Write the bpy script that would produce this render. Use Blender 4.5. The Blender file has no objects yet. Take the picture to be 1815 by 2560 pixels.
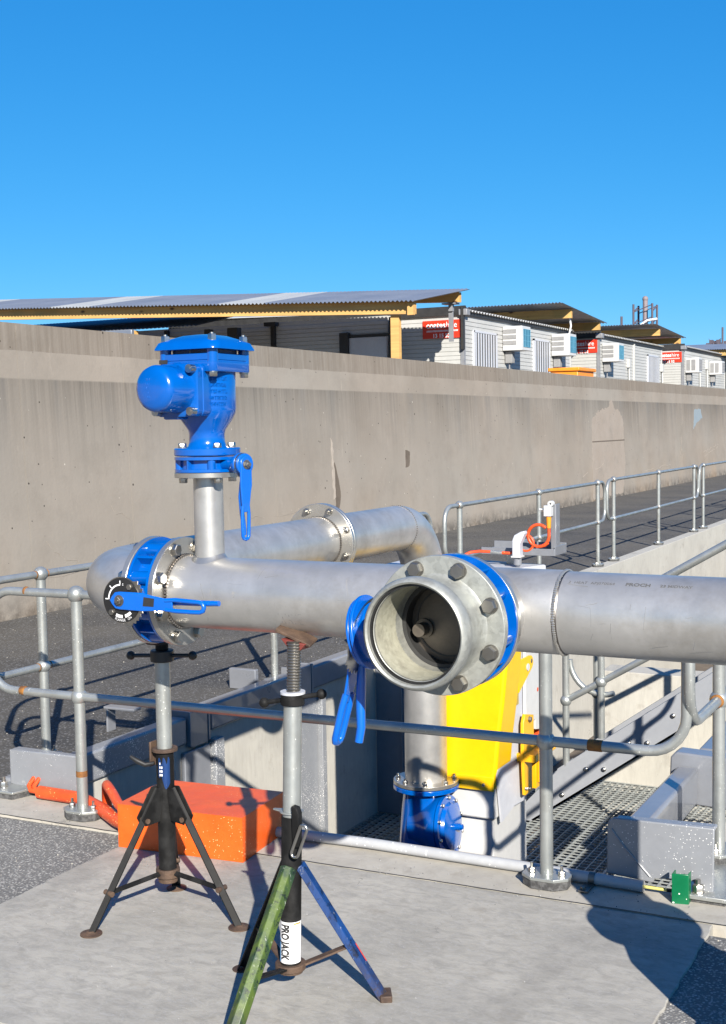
import bpy, math, random
from math import sin, cos, pi, radians, sqrt
from mathutils import Vector, Matrix, Quaternion
random.seed(7)
sc = bpy.context.scene
C = sc.collection

# ------------------------------------------------------------------ camera
AZ, PITCH, ROLL, HC = radians(-27.5), radians(3.9), radians(0.95), 1.65
F = Vector((sin(AZ)*cos(PITCH), cos(AZ)*cos(PITCH), -sin(PITCH)))
R0 = Vector((cos(AZ), -sin(AZ), 0)); U0 = R0.cross(F)
R = R0*cos(ROLL) - U0*sin(ROLL); U = R0*sin(ROLL) + U0*cos(ROLL)
cam_d = bpy.data.cameras.new('camera'); cam = bpy.data.objects.new('camera', cam_d); C.objects.link(cam)
cam.matrix_world = Matrix(((R.x, U.x, -F.x, 0), (R.y, U.y, -F.y, 0), (R.z, U.z, -F.z, HC), (0, 0, 0, 1)))
cam_d.sensor_fit = 'HORIZONTAL'; cam_d.sensor_width = 36; cam_d.lens = 3129/1815*36
cam_d.clip_start = .05; cam_d.clip_end = 3000
sc.camera = cam

# ------------------------------------------------------------------ sky and sun
SUN_AZ, SUN_EL = radians(141.3), radians(27.8)
w = bpy.data.worlds.new("World"); sc.world = w; w.use_nodes = True
wn = w.node_tree; bg = wn.nodes['Background']
sky = wn.nodes.new('ShaderNodeTexSky'); sky.sky_type = 'NISHITA'; sky.sun_disc = False
sky.sun_elevation = SUN_EL; sky.sun_rotation = SUN_AZ
sky.altitude = 100; sky.air_density = .7; sky.dust_density = 0.0; sky.ozone_density = 6.0
# colour grade of the whole sky, the same everywhere: richer blue, less glare
sx = wn.nodes.new('ShaderNodeSeparateColor'); cx_ = wn.nodes.new('ShaderNodeCombineColor'); wn.links.new(sky.outputs[0], sx.inputs[0])
for i, (p_, a_) in enumerate(((1.5, .21), (.70, 1.13), (.45, 2.50))):
    po = wn.nodes.new('ShaderNodeMath'); po.operation = 'POWER'; po.inputs[1].default_value = p_; wn.links.new(sx.outputs[i], po.inputs[0])
    ml = wn.nodes.new('ShaderNodeMath'); ml.operation = 'MULTIPLY'; ml.inputs[1].default_value = a_; wn.links.new(po.outputs[0], ml.inputs[0]); wn.links.new(ml.outputs[0], cx_.inputs[i])
wn.links.new(cx_.outputs[0], bg.inputs['Color'])
bg.inputs['Strength'].default_value = 0.072
sd = bpy.data.lights.new('sun', 'SUN'); sd.energy = 5.0; sd.angle = radians(.53); sd.color = (1, .935, .84)
so = bpy.data.objects.new('sun', sd); C.objects.link(so)
SV = Vector((sin(SUN_AZ)*cos(SUN_EL), cos(SUN_AZ)*cos(SUN_EL), sin(SUN_EL)))
so.rotation_mode = 'QUATERNION'; so.rotation_quaternion = SV.to_track_quat('Z', 'Y'); so.location = (3, -3, 8)
vs = sc.view_settings; vs.view_transform = 'Standard'; vs.look = 'None'; vs.gamma = 1; vs.exposure = 1.14
try: vs.use_curve_mapping = False
except Exception: pass

# ------------------------------------------------------------------ materials
def lin(h):
    h = h.lstrip('#'); o = []
    for i in (0, 2, 4):
        c = int(h[i:i+2], 16)/255; o.append(c/12.92 if c <= .04045 else ((c+.055)/1.055)**2.4)
    return (*[c*.82 for c in o], 1)
class NT:
    def __init__(s, name):
        s.m = bpy.data.materials.new(name); s.m.use_nodes = True; s.t = s.m.node_tree; s.b = s.t.nodes['Principled BSDF']
        s.co = None
    def n(s, typ, **kw):
        x = s.t.nodes.new(typ)
        for k, v in kw.items(): setattr(x, k, v)
        return x
    def l(s, a, b): s.t.links.new(a, b)
    def coord(s, kind='Object', scale=(1, 1, 1)):
        tc = s.n('ShaderNodeTexCoord') if kind != 'World' else s.n('ShaderNodeNewGeometry')
        mp = s.n('ShaderNodeMapping'); mp.inputs['Scale'].default_value = scale
        s.l(tc.outputs['Object' if kind == 'Object' else 'Position'], mp.inputs[0]); return mp.outputs[0]
    def noise(s, vec, scale, detail=4, rough=.55, dist=0):
        x = s.n('ShaderNodeTexNoise'); x.inputs['Scale'].default_value = scale; x.inputs['Detail'].default_value = detail
        x.inputs['Roughness'].default_value = rough; x.inputs['Distortion'].default_value = dist; s.l(vec, x.inputs['Vector']); return x.outputs['Fac']
    def vor(s, vec, scale, out='Distance'):
        x = s.n('ShaderNodeTexVoronoi'); x.inputs['Scale'].default_value = scale; s.l(vec, x.inputs['Vector']); return x.outputs[out]
    def ramp(s, fac, stops):
        x = s.n('ShaderNodeValToRGB'); e = x.color_ramp.elements
        while len(e) < len(stops): e.new(.5)
        for i, (p, c) in enumerate(stops):
            e[i].position = p; e[i].color = c if len(c) == 4 else (*c, 1)
        s.l(fac, x.inputs[0]); return x.outputs[0]
    def bw(s, fac, a, b):
        return s.ramp(fac, [(a, (0, 0, 0)), (b, (1, 1, 1))]) if a < b else s.ramp(fac, [(b, (1, 1, 1)), (a, (0, 0, 0))])
    def mix(s, fac, a, b, mode='MIX'):
        x = s.n('ShaderNodeMix', data_type='RGBA', blend_type=mode)
        for sock, v in ((x.inputs[0], fac), (x.inputs[6], a), (x.inputs[7], b)):
            if hasattr(v, 'is_linked') or isinstance(v, bpy.types.NodeSocket): s.l(v, sock)
            else: sock.default_value = v
        return x.outputs[2]
    def math(s, op, a, b=0.0):
        x = s.n('ShaderNodeMath', operation=op); x.use_clamp = False
        for sock, v in ((x.inputs[0], a), (x.inputs[1], b)):
            if isinstance(v, bpy.types.NodeSocket): s.l(v, sock)
            else: sock.default_value = v
        return x.outputs[0]
    def sep(s, vec):
        x = s.n('ShaderNodeSeparateXYZ'); s.l(vec, x.inputs[0]); return x.outputs
    def bump(s, h, strength, dist=.01):
        x = s.n('ShaderNodeBump'); x.inputs['Strength'].default_value = strength; x.inputs['Distance'].default_value = dist
        s.l(h, x.inputs['Height']); s.l(x.outputs[0], s.b.inputs['Normal'])
    def set(s, col=None, rough=None, metal=None, spec=None, coat=None):
        for nme, v in (('Base Color', col), ('Roughness', rough), ('Metallic', metal), ('Specular IOR Level', spec), ('Coat Weight', coat)):
            if v is None: continue
            if isinstance(v, bpy.types.NodeSocket): s.l(v, s.b.inputs[nme])
            else: s.b.inputs[nme].default_value = v
        return s.m
g = lambda v: (v*.82, v*.82, v*.82, 1)

def simple(name, c1, c2, rough=.5, metal=0, nscale=6, lo=.35, hi=.65, bump=0, bscale=60, specks=0, coat=0, spec=.5, kind='Object', sp_col=(.75, .75, .72, 1), rvar=.08, sscale=58):
    k = NT(name); v = k.coord(kind)
    n1 = k.noise(v, nscale, 6); col = k.mix(k.bw(n1, lo, hi), c1, c2)
    n2 = k.noise(v, nscale*9, 5, .65); col = k.mix(k.math('MULTIPLY', k.bw(n2, .3, .75), .35), col, tuple(x*.72 for x in c1[:3])+(1,))
    if specks:
        d = k.vor(v, sscale); nn = k.noise(v, 4, 2); th = k.math('MULTIPLY', k.math('MULTIPLY', k.bw(nn, .34, .66), k.noise(v, 90, 1)), specks*3.2)
        msk = k.math('LESS_THAN', d, k.math('ADD', th, -.02)); col = k.mix(msk, col, sp_col)
    r = k.math('ADD', k.math('MULTIPLY', n1, rvar*2), rough-rvar)
    k.set(col, r, metal, spec, coat)
    if bump: k.bump(k.noise(v, bscale, 6, .6), bump)
    return k.m

def worn(name, c1, c2, c3, streaks=True):
    k = NT(name); v = k.coord('Object'); vz = k.coord('Object', (9, 9, 1.2))
    col = k.mix(k.bw(k.noise(vz, 3, 5, .6), .42, .58), c1, c2)
    col = k.mix(k.bw(k.noise(v, 22, 6, .8), .56, .62), col, c3)
    col = k.mix(k.math('MULTIPLY', k.bw(k.noise(k.coord('Object', (14, 14, 1.5)), 7, 5, .8), .62, .68), .6), col, (.42, .43, .38, 1))
    d = k.vor(v, 85); col = k.mix(k.math('LESS_THAN', d, k.math('MULTIPLY', k.bw(k.noise(v, 6, 2), .5, .75), .13)), col, (.6, .6, .56, 1))
    zz = k.sep(k.coord('World'))[2]; low = k.ramp(zz, [(.03, (1, 1, 1)), (.14, (0, 0, 0))]); col = k.mix(k.math('MULTIPLY', low, k.bw(k.noise(v, 40, 5, .8), .35, .6)), col, lin('#3a2f28'))
    k.set(col, .38, .1); k.bump(k.noise(v, 50, 5), .15, .003); return k.m

def m_wall():
    k = NT('weathered_concrete'); v = k.coord('World'); x, y, z = k.sep(v)
    base = k.mix(k.bw(k.noise(v, 1.1, 5), .3, .7), lin('#8a8176'), lin('#978e83'))
    base = k.mix(k.math('MULTIPLY', k.bw(k.noise(v, .35, 3), .4, .65), .45), base, lin('#918f88'))
    st = k.coord('World', (1, 11, .28)); s1 = k.noise(st, 1.6, 6, .7)
    st2 = k.coord('World', (1, 2.2, .12)); s2 = k.noise(st2, 1.4, 4, .6)
    # grey run-off staining that starts in a line 2.14 m up and fades downwards
    dep = k.math('MULTIPLY', k.math('SUBTRACT', 2.14, z), 1.0)
    fade = k.ramp(dep, [(0, (0, 0, 0)), (.015, (1, 1, 1)), (.10, (.85,)*3), (.45, (.45,)*3), (1, (.08,)*3)])
    f1 = k.math('MULTIPLY', fade, k.ramp(s1, [(.28, (.25,)*3), (.72, (1, 1, 1))]))
    mod = k.ramp(k.noise(k.coord('World', (1, .5, .05)), 1.1, 3, .6), [(.35, (.35,)*3), (.65, (1.1,)*3)])
    base = k.mix(k.math('MULTIPLY', k.math('MULTIPLY', f1, mod), .9), base, lin('#524e49'))
    base = k.mix(k.math('MULTIPLY', k.bw(k.noise(v, 1.9, 6, .7), .5, .68), .35), base, lin('#7a736a'))
    base = k.mix(k.math('MULTIPLY', fade, k.math('MULTIPLY', k.bw(s2, .52, .7), .55)), base, lin('#6b6a68'))
    top = k.math('GREATER_THAN', k.math('ADD', z, k.math('MULTIPLY', k.noise(v, 3, 3), .03)), 2.40)
    ts = k.ramp(s1, [(.3, (.2,)*3), (.7, (.95,)*3)])
    base = k.mix(k.math('MULTIPLY', k.math('MULTIPLY', top, ts), .75), base, lin('#665c51'))
    base = k.mix(k.math('MULTIPLY', k.bw(k.noise(k.coord('World', (1, 1, .2)), 9, 5, .7), .62, .75), .3), base, lin('#b0a698'))
    # rust glow near the crack, dirt at the foot
    foot = k.ramp(z, [(.0, (1, 1, 1)), (.22, (0, 0, 0))]); base = k.mix(k.math('MULTIPLY', foot, k.bw(k.noise(v, 6, 5, .7), .35, .6)), base, lin('#55514c'))
    base = k.mix(k.math('MULTIPLY', k.math('MULTIPLY', k.bw(k.noise(v, .6, 2), .5, .7), k.ramp(z, [(.0, (1, 1, 1)), (1., (0, 0, 0))])), .35), base, lin('#a08463'))
    # blow holes and lime specks
    d = k.vor(v, 7.5); nn = k.noise(v, 2.3, 3)
    hole = k.math('LESS_THAN', d, k.math('SUBTRACT', k.math('MULTIPLY', nn, .21), .05)); base = k.mix(hole, base, lin('#3a3530'))
    d2 = k.vor(k.coord('World', (1, 1.3, .9)), 5.3); dot = k.math('LESS_THAN', d2, k.math('SUBTRACT', k.math('MULTIPLY', nn, .14), .036)); base = k.mix(k.math('MULTIPLY', dot, .7), base, lin('#cfc8bb'))
    k.set(base, .92, 0, .25)
    k.bump(k.math('ADD', k.noise(v, 30, 6, .65), k.math('MULTIPLY', hole, -2.0)), .25, .01)
    return k.m

def m_asphalt(name, dark, mid, light, amount, scale=1.0):
    k = NT(name); v = k.coord('World')
    base = k.mix(k.bw(k.noise(v, .8, 5, .6), .3, .7), dark, mid)
    wv = k.n('ShaderNodeTexVoronoi', feature='F1'); wv.inputs['Scale'].default_value = 75*scale; k.l(v, wv.inputs['Vector'])
    r, gg, b = k.sep(wv.outputs['Color'])
    stone = k.math('GREATER_THAN', r, 1-amount); lum = k.mix(gg, mid, light)
    edge = k.bw(wv.outputs['Distance'], .55, .35)
    base = k.mix(k.math('MULTIPLY', stone, edge), base, lum)
    base = k.mix(k.math('MULTIPLY', k.bw(k.noise(v, 240*scale, 3, .7), .55, .75), .5), base, light)
    base = k.mix(k.math('MULTIPLY', k.bw(k.noise(v, 2.7, 6, .7), .55, .68), .3), base, mid)
    ws = k.n('ShaderNodeTexVoronoi'); ws.inputs['Scale'].default_value = 11; k.l(v, ws.inputs['Vector'])
    base = k.mix(k.math('LESS_THAN', ws.outputs['Distance'], k.math('SUBTRACT', k.math('MULTIPLY', k.noise(v, 1.7, 2), .12), .05)), base, g(.55))
    k.set(base, .9, 0, .3)
    k.bump(k.math('ADD', k.math('MULTIPLY', wv.outputs['Distance'], -1.0), k.noise(v, 200, 4)), .5, .004)
    return k.m

def m_slab(name, c1, c2, c3, sx=(1, 1, 1), bump=.15, fine=.3, pits=False):
    k = NT(name); v = k.coord('World'); vs_ = k.coord('World', sx)
    base = k.mix(k.bw(k.noise(v, 2.2, 6, .6, .4), .35, .65), c1, c2)
    base = k.mix(k.math('MULTIPLY', k.bw(k.noise(vs_, 14, 6, .7, .6), .42, .66), .6), base, c3)
    base = k.mix(k.math('MULTIPLY', k.bw(k.noise(vs_, 38, 5, .75, 1.2), .5, .72), fine), base, g(.42))
    base = k.mix(k.math('MULTIPLY', k.bw(k.noise(v, 5.5, 4, .7), .6, .72), .35), base, lin('#827a6c'))
    d = k.vor(v, 22); sp = k.math('LESS_THAN', d, k.math('SUBTRACT', k.math('MULTIPLY', k.noise(v, 3, 2), .12), .045)); base = k.mix(sp, base, g(.6))
    d3 = k.vor(k.coord('World', (1.1, .9, 1)), 31); sp3 = k.math('LESS_THAN', d3, k.math('SUBTRACT', k.math('MULTIPLY', k.noise(v, 4, 2), .14), .055)); base = k.mix(sp3, base, g(.12))
    vcr = k.n('ShaderNodeTexVoronoi', feature='DISTANCE_TO_EDGE'); vcr.inputs['Scale'].default_value = .9; wob = k.n('ShaderNodeVectorMath', operation='ADD'); nz = k.n('ShaderNodeTexNoise'); nz.inputs['Scale'].default_value = 3.5; nz.inputs['Detail'].default_value = 5; k.l(v, nz.inputs['Vector']); k.l(v, wob.inputs[0]); k.l(nz.outputs['Color'], wob.inputs[1]); k.l(wob.outputs[0], vcr.inputs['Vector'])
    crk = k.math('MULTIPLY', k.math('LESS_THAN', vcr.outputs['Distance'], .0022), k.bw(k.noise(v, 1.3, 2), .5, .6)); base = k.mix(k.math('MULTIPLY', crk, .7), base, g(.1))
    base = k.mix(k.math('MULTIPLY', k.bw(k.noise(k.coord('World', (2.5, .7, 1)), 1.4, 5, .65), .56, .7), .28), base, lin('#6f6c66'))
    if pits:
        vz = k.coord('World', (3, 3, .6)); base = k.mix(k.math('MULTIPLY', k.bw(k.noise(vz, 22, 5, .8), .64, .7), .75), base, g(.14))
    k.set(base, .88, 0, .3); k.bump(k.math('ADD', k.noise(vs_, 40, 6, .7, 1), k.math('MULTIPLY', sp3, -1.)), bump, .006)
    return k.m

def m_steel(name, c1, c2, rough, metal=1.0, streak=(1, 1, 1), scratch=.5, spangle=False, specks=0, rough2=None):
    k = NT(name); v = k.coord('Object'); vs_ = k.coord('Object', streak)
    n1 = k.noise(vs_, 7, 6, .6); base = k.mix(k.bw(n1, .3, .7), c1, c2)
    if spangle:
        cr = k.n('ShaderNodeTexVoronoi'); cr.inputs['Scale'].default_value = 85; k.l(v, cr.inputs['Vector'])
        r, gg, b = k.sep(cr.outputs['Color']); base = k.mix(k.math('MULTIPLY', r, .45), base, tuple(x*1.3 for x in c2[:3])+(1,))
        base = k.mix(k.math('MULTIPLY', k.bw(k.noise(v, 26, 5, .7), .52, .7), .5), base, tuple(x*.55 for x in c1[:3])+(1,))
    sc1 = k.noise(k.coord('Object', (30, 3, 3)), 3, 5, .8, 2); sc2 = k.noise(k.coord('Object', (3, 8, 40)), 2, 4, .8, 1)
    scm = k.math('MULTIPLY', k.math('ADD', k.bw(sc1, .66, .7), k.bw(sc2, .68, .72)), scratch)
    base = k.mix(scm, base, tuple(x*.45 for x in c1[:3])+(1,))
    base = k.mix(k.math('MULTIPLY', k.bw(k.noise(v, 3.1, 6, .75), .5, .7), .4), base, lin('#857d70'))
    if specks:
        d = k.vor(v, 95); nn = k.noise(v, 3, 2); msk = k.math('LESS_THAN', d, k.math('MULTIPLY', k.math('MULTIPLY', k.bw(nn, .34, .66), k.noise(v, 90, 1)), specks*2.8)); base = k.mix(msk, base, (.7, .7, .66, 1))
        metal = k.math('SUBTRACT', metal, k.math('MULTIPLY', msk, metal))
    r = k.math('ADD', k.math('MULTIPLY', k.noise(vs_, 5, 5, .7), rough2 if rough2 else .3), rough-.12)
    k.set(base, r, metal); k.bump(k.noise(v, 45, 5, .6), .06, .004)
    return k.m

def m_wood():
    k = NT('pine_timber'); v = k.coord('World', (.25, 2, 6)); n1 = k.noise(v, 3, 6, .6, .5)
    base = k.mix(k.bw(n1, .3, .7), lin('#d3aa66'), lin('#b98f54'))
    d = k.vor(k.coord('World', (.7, 1, 1.4)), 2.2); base = k.mix(k.bw(d, .14, .06), base, lin('#4a2c12'))
    base = k.mix(k.math('MULTIPLY', k.bw(k.noise(k.coord('World'), 1.2, 4), .55, .7), .4), base, lin('#8a8250'))
    k.set(base, .75); return k.m

MT = {}
MT['wall'] = m_wall()
MT['asphalt'] = m_asphalt('asphalt_near', g(.10), (.17, .165, .152, 1), (.38, .37, .34, 1), .75, 1.5)
MT['asphalt_far'] = m_asphalt('asphalt_far', g(.045), lin('#5d5952'), g(.22), .45)
MT['slab'] = m_slab('broomed_concrete', lin('#9a978f'), lin('#aeaaa0'), lin('#83817b'), (1, 1.7, 1), .25, .45)
MT['kerb'] = m_slab('kerb_concrete', lin('#aba69b'), lin('#b5b0a5'), lin('#9a958b'), (1, 1, 1), .1, .15)
MT['pit'] = m_slab('pit_concrete', lin('#aeaba2'), lin('#bbb8ae'), lin('#a5a299'), (3, 3, .5), .1, .2, True)
MT['patch'] = m_slab('patch_mortar', lin('#958a7e'), lin('#9b9186'), lin('#8d8479'), (4, 4, .5), .2, .2)
MT['stain'] = simple('damp_concrete', lin('#5d5348'), lin('#6e6357'), .9, bump=.2)
MT['ss'] = m_steel('stainless_pipe', lin('#aeadaa'), lin('#cbc9c5'), .34, .65, (1, 1, 1), .5)
MT['ss_shiny'] = m_steel('stainless_flange', lin('#b8b5ae'), lin('#c9c6bf'), .26, .8, (1, 1, 1), .25)
MT['ss_dark'] = m_steel('weld_bead', lin('#6b6560'), lin('#a19a92'), .3, 1, (1, 1, 1), .6)
MT['galv'] = m_steel('galvanised_tube', lin('#a0a4a2'), lin('#bcbfbb'), .36, .65, (1, 1, 1), .4, False, .12)
MT['galv_cast'] = m_steel('galvanised_casting', lin('#92948f'), lin('#a6a8a2'), .42, .45, (1, 1, 1), .25, True)
MT['galv_in'] = m_steel('galvanised_bore', lin('#9d9c8c'), lin('#b2b1a0'), .5, .25, (1, 1, 1), .2, True)
MT['bolt'] = m_steel('zinc_bolt', lin('#b5b2ab'), lin('#cfccc5'), .28, 1, (1, 1, 1), .2)
MT['bolt_dull'] = m_steel('dull_bolt', lin('#75736e'), lin('#8f8c86'), .4, .85, (1, 1, 1), .4)
MT['blue'] = simple('blue_enamel', lin('#0053a8'), lin('#0059b0'), .18, 0, 3, bump=.03, bscale=25, coat=.6, rvar=.04)
MT['bluep'] = simple('blue_lever_paint', lin('#005cbc'), lin('#0062c4'), .3, 0, 3, coat=.3, rvar=.04)
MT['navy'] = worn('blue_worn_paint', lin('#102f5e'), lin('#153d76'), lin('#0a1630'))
MT['black'] = simple('black_plastic', g(.012), g(.02), .45)
MT['blackp'] = simple('worn_black_paint', g(.009), g(.022), .6, 0, 14, .45, .6, .08, 90, .03, spec=.15, sp_col=(.25, .2, .16, 1))
MT['bore'] = simple('dark_cast_iron', lin('#544e48'), lin('#6b6258'), .45, .4, 14)
MT['rust'] = simple('rusty_steel', lin('#4a3b32'), lin('#6d5746'), .7, .3, 20, .35, .65, .3)
MT['rusto'] = simple('orange_rust', lin('#70492a'), lin('#a06c2c'), .8, .1, 40, .35, .65, .3)
MT['green'] = worn('green_worn_paint', lin('#2a3f28'), lin('#4c5f24'), lin('#18241a'))
MT['greeng'] = simple('green_gloss', lin('#0a5f3a'), lin('#0d7046'), .3, 0, 8, specks=.2)
MT['grey'] = simple('grey_enamel', lin('#85888d'), lin('#8d9094'), .36, .05, 3, specks=.17, coat=.15, sscale=105)
MT['greyc'] = simple('grey_enamel_clean', lin('#797c82'), lin('#85888e'), .3, .05, 2, .35, .65, .03, 40, coat=.5)
MT['greyl'] = simple('light_grey_panel', lin('#b9bcc4'), lin('#c3c6cc'), .42, 0, 2)
MT['white'] = simple('white_enamel', lin('#c2c3c2'), lin('#c9c9c8'), .4, 0, 2)
MT['yellow'] = simple('yellow_cover', lin('#eab800'), lin('#efbf00'), .4, 0, 2)
MT['yellowb'] = simple('amber_bracket', lin('#e6a60a'), lin('#edb010'), .4, 0, 2)
MT['orange'] = simple('orange_wrap', lin('#e05a1a'), lin('#e6621f'), .36, 0, 7, .4, .6, .35, 9, .1, sp_col=(.9, .6, .3, 1), sscale=95)
MT['orangec'] = simple('orange_conduit', lin('#e25a28'), lin('#d64a1e'), .4, 0, 12, specks=.12, sp_col=(.9, .6, .2, 1))
MT['orangel'] = simple('orange_light', lin('#ef8a1c'), lin('#f29427'), .45)
MT['pvc'] = simple('grey_conduit', lin('#a3a5a8'), lin('#adafb1'), .42, 0, 5, specks=.13)
MT['conc_pad'] = simple('grout_pad', g(.05), g(.12), .95, 0, 60, .4, .6, .6, 80)
MT['grate'] = m_steel('grating_steel', lin('#9ea3a1'), lin('#b4b8b5'), .42, .4, (1, 1, 1), .1)
MT['scr'] = simple('scratch_grey', g(.2), g(.3), .6)
MT['red'] = simple('red_sign', lin('#d8321a'), lin('#dd3a20'), .45)
MT['ink'] = simple('white_lettering', g(.85), g(.88), .5)
MT['dink'] = simple('dark_lettering', g(.02), g(.03), .6)
MT['gink'] = simple('grey_stencil', g(.1), g(.16), .6)
MT['label'] = simple('label_paper', g(.78), g(.82), .4)
MT['labelb'] = simple('label_blue', lin('#3f9bd8'), lin('#5fb2e4'), .4)
MT['redp'] = simple('red_paint', lin('#c73a32'), lin('#d04a40'), .5)
MT['clad'] = simple('white_cladding', lin('#b4b5b2'), lin('#bdbdba'), .55, 0, 1)
MT['cladg'] = simple('grey_trim', lin('#7b7d82'), lin('#8a8c90'), .5)
MT['dark'] = simple('dark_trim', g(.02), g(.03), .6)
MT['roof'] = simple('zinc_roofing', lin('#7a8290'), lin('#848c9a'), .45, .35, 1)
MT['roofp'] = simple('translucent_roofing', lin('#94989c'), lin('#9ea2a4'), .5, 0, 1)
MT['wood'] = m_wood()
MT['glass'] = simple('dark_glass', g(.03), g(.05), .12)
MT['acgrey'] = simple('louvre_grey', g(.24), g(.28), .6)
MT['acblue'] = simple('blue_grille', lin('#2c5f78'), lin('#336c86'), .5)
MT['gritc'] = simple('mixed_grit', g(.1), g(.45), .9, 0, 90, .45, .55)
MT['greys'] = simple('stair_paint', lin('#909398'), lin('#989b9f'), .5, 0, 2)
MT['acbar'] = simple('grille_blue', lin('#5f9cb5'), lin('#6aa6bf'), .5)
MT['pit_shade'] = simple('shaded_pit_floor', g(.02), g(.045), .5, 0, 2)  # shade of the deep pit put into the floor colour, real material unknown
MT['dirt'] = simple('compound_ground', lin('#7d7263'), lin('#8c8172'), .95, kind='World')
MT['tower'] = simple('rusty_plant_steel', lin('#4a434c'), lin('#5f5762'), .8)
MT['towerw'] = simple('pale_plant_steel', lin('#7b7174'), lin('#8b8083'), .7)
MT['rock'] = simple('lime_wash', lin('#a0968a'), lin('#ada397'), .9)
MT['vessel'] = simple('vessel_paint', lin('#9a9c9e'), lin('#a4a6a8'), .5)

# ------------------------------------------------------------------ mesh builder
def ortho(d):
    d = d.normalized(); a = Vector((0, 0, 1)) if abs(d.z) < .95 else Vector((1, 0, 0))
    u = a.cross(d).normalized(); return u, d.cross(u)
CAM_SCALE = Matrix()      # scale and shift of a group of things, together a scaling about the camera
def scale_about_cam(k=1.0, dz=0.0):
    global CAM_SCALE; CAM_SCALE = Matrix.Translation((0, 0, dz)) @ Matrix.Scale(k, 4)
class MB:
    def __init__(s, T=None): s.v = []; s.f = []; s.T = T or CAM_SCALE
    def add(s, vs, fs):
        o = len(s.v); s.v += [s.T @ Vector(p) for p in vs]; s.f += [[i+o for i in f] for f in fs]; return s
    def box(s, c, d, M=None):
        x, y, z = d[0]/2, d[1]/2, d[2]/2; vs = [Vector((a*x, b*y, e*z)) for a in (-1, 1) for b in (-1, 1) for e in (-1, 1)]
        c = Vector(c); vs = [(M @ p if M else p)+c for p in vs]
        return s.add(vs, [(0, 1, 3, 2), (4, 6, 7, 5), (0, 4, 5, 1), (2, 3, 7, 6), (0, 2, 6, 4), (1, 5, 7, 3)])
    def b2(s, a, b): return s.box([(a[i]+b[i])/2 for i in range(3)], [abs(b[i]-a[i]) for i in range(3)])
    def loft(s, rings, caps=True, closed=False):
        n = len(rings[0]); vs = [p for r in rings for p in r]; fs = []; m = len(rings)
        for i in range(m if closed else m-1):
            a, b = i*n, ((i+1) % m)*n
            for j in range(n): fs.append((a+j, a+(j+1) % n, b+(j+1) % n, b+j))
        if caps and not closed: fs += [tuple(range(n))[::-1], tuple(range((m-1)*n, m*n))]
        return s.add(vs, fs)
    def lathe(s, o, d, prof, n=48, caps=True, ph=0, closed=False):      # prof: (distance along d, radius)
        o = Vector(o); d = Vector(d).normalized(); u, v = ortho(d)
        return s.loft([[o+d*t+(u*cos(2*pi*j/n+ph)+v*sin(2*pi*j/n+ph))*r for j in range(n)] for t, r in prof], caps, closed)
    def cyl(s, a, b, r, n=24, r2=None, ph=0):
        a, b = Vector(a), Vector(b); return s.lathe(a, b-a, [(0, r), ((b-a).length, r if r2 is None else r2)], n, True, ph)
    def ring(s, o, d, ri, ro, t, n=48):
        return s.lathe(o, d, [(0, ri), (0, ro), (t, ro), (t, ri)], n, False, 0, True)
    def tube(s, pts, r, n=12, closed=False):
        pts = [Vector(p) for p in pts]; m = len(pts); rings = []; u = None
        for i, p in enumerate(pts):
            if closed: t = (pts[(i+1) % m]-pts[i-1]).normalized()
            else: t = (pts[min(i+1, m-1)]-pts[max(i-1, 0)]).normalized()
            if u is None: u, v = ortho(t)
            else:
                u = (u-t*u.dot(t)).normalized(); v = t.cross(u)
            rr = r[i] if isinstance(r, (list, tuple)) else r
            rings.append([p+(u*cos(2*pi*j/n)+v*sin(2*pi*j/n))*rr for j in range(n)])
        return s.loft(rings, True, closed)
    def ball(s, c, r, n=20, d=(0, 0, 1), sq=1.0):
        k = n//2; return s.lathe(Vector(c)-Vector(d).normalized()*r*sq, d, [(r*sq*(1-cos(pi*i/k)), max(r*sin(pi*i/k), r*.02)) for i in range(k+1)], n)
    def prism(s, poly, o, ex, ey, ez):   # poly 2D in (ex,ey), extruded from o along ez
        o, ex, ey, ez = Vector(o), Vector(ex), Vector(ey), Vector(ez); n = len(poly)
        a = [o+ex*p[0]+ey*p[1] for p in poly]; b = [p+ez for p in a]
        return s.add(a+b, [tuple(range(n))[::-1], tuple(range(n, 2*n))]+[(i, (i+1) % n, n+(i+1) % n, n+i) for i in range(n)])
    def hexb(s, c, d, r=.019, h=.013, washer=True, ph=0):
        c = Vector(c); d = Vector(d).normalized()
        if washer: s.cyl(c, c+d*.003, r*1.08, 20); c = c+d*.003
        s.lathe(c, d, [(0, r), (h*.85, r), (h, r*.88)], 6, True, ph); return s
    def build(s, name, mat, parent=None, bevel=0, smooth=40, seg=2, auto=True):
        me = bpy.data.meshes.new(name); P = wloc(parent) if parent else Vector()
        me.from_pydata([p-P for p in s.v], [], s.f); me.update()
        import bmesh as _b
        bm = _b.new(); bm.from_mesh(me); _b.ops.recalc_face_normals(bm, faces=bm.faces); bm.to_mesh(me); bm.free()
        if smooth:
            me.polygons.foreach_set('use_smooth', [True]*len(me.polygons)); me.set_sharp_from_angle(angle=radians(smooth))
        me.materials.append(MT[mat] if isinstance(mat, str) else mat)
        o = bpy.data.objects.new(name, me); C.objects.link(o)
        if name in ('weld_bead', 'foundry_marks', 'scratches', 'lime_scrawl', 'label_fine_print'): o['kind'] = 'stuff'
        if parent: o.parent = parent
        if bevel:
            b = o.modifiers.new('bevel', 'BEVEL'); b.width = bevel; b.segments = seg; b.limit_method = 'ANGLE'; b.angle_limit = radians(40)
        return o
def wloc(o):
    p = Vector()
    while o: p += o.location; o = o.parent
    return p
def tag(o, label=None, cat=None, group=None, kind=None):
    if label: o['label'] = label
    if cat: o['category'] = cat
    if group: o['group'] = group
    if kind: o['kind'] = kind
    return o
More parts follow.
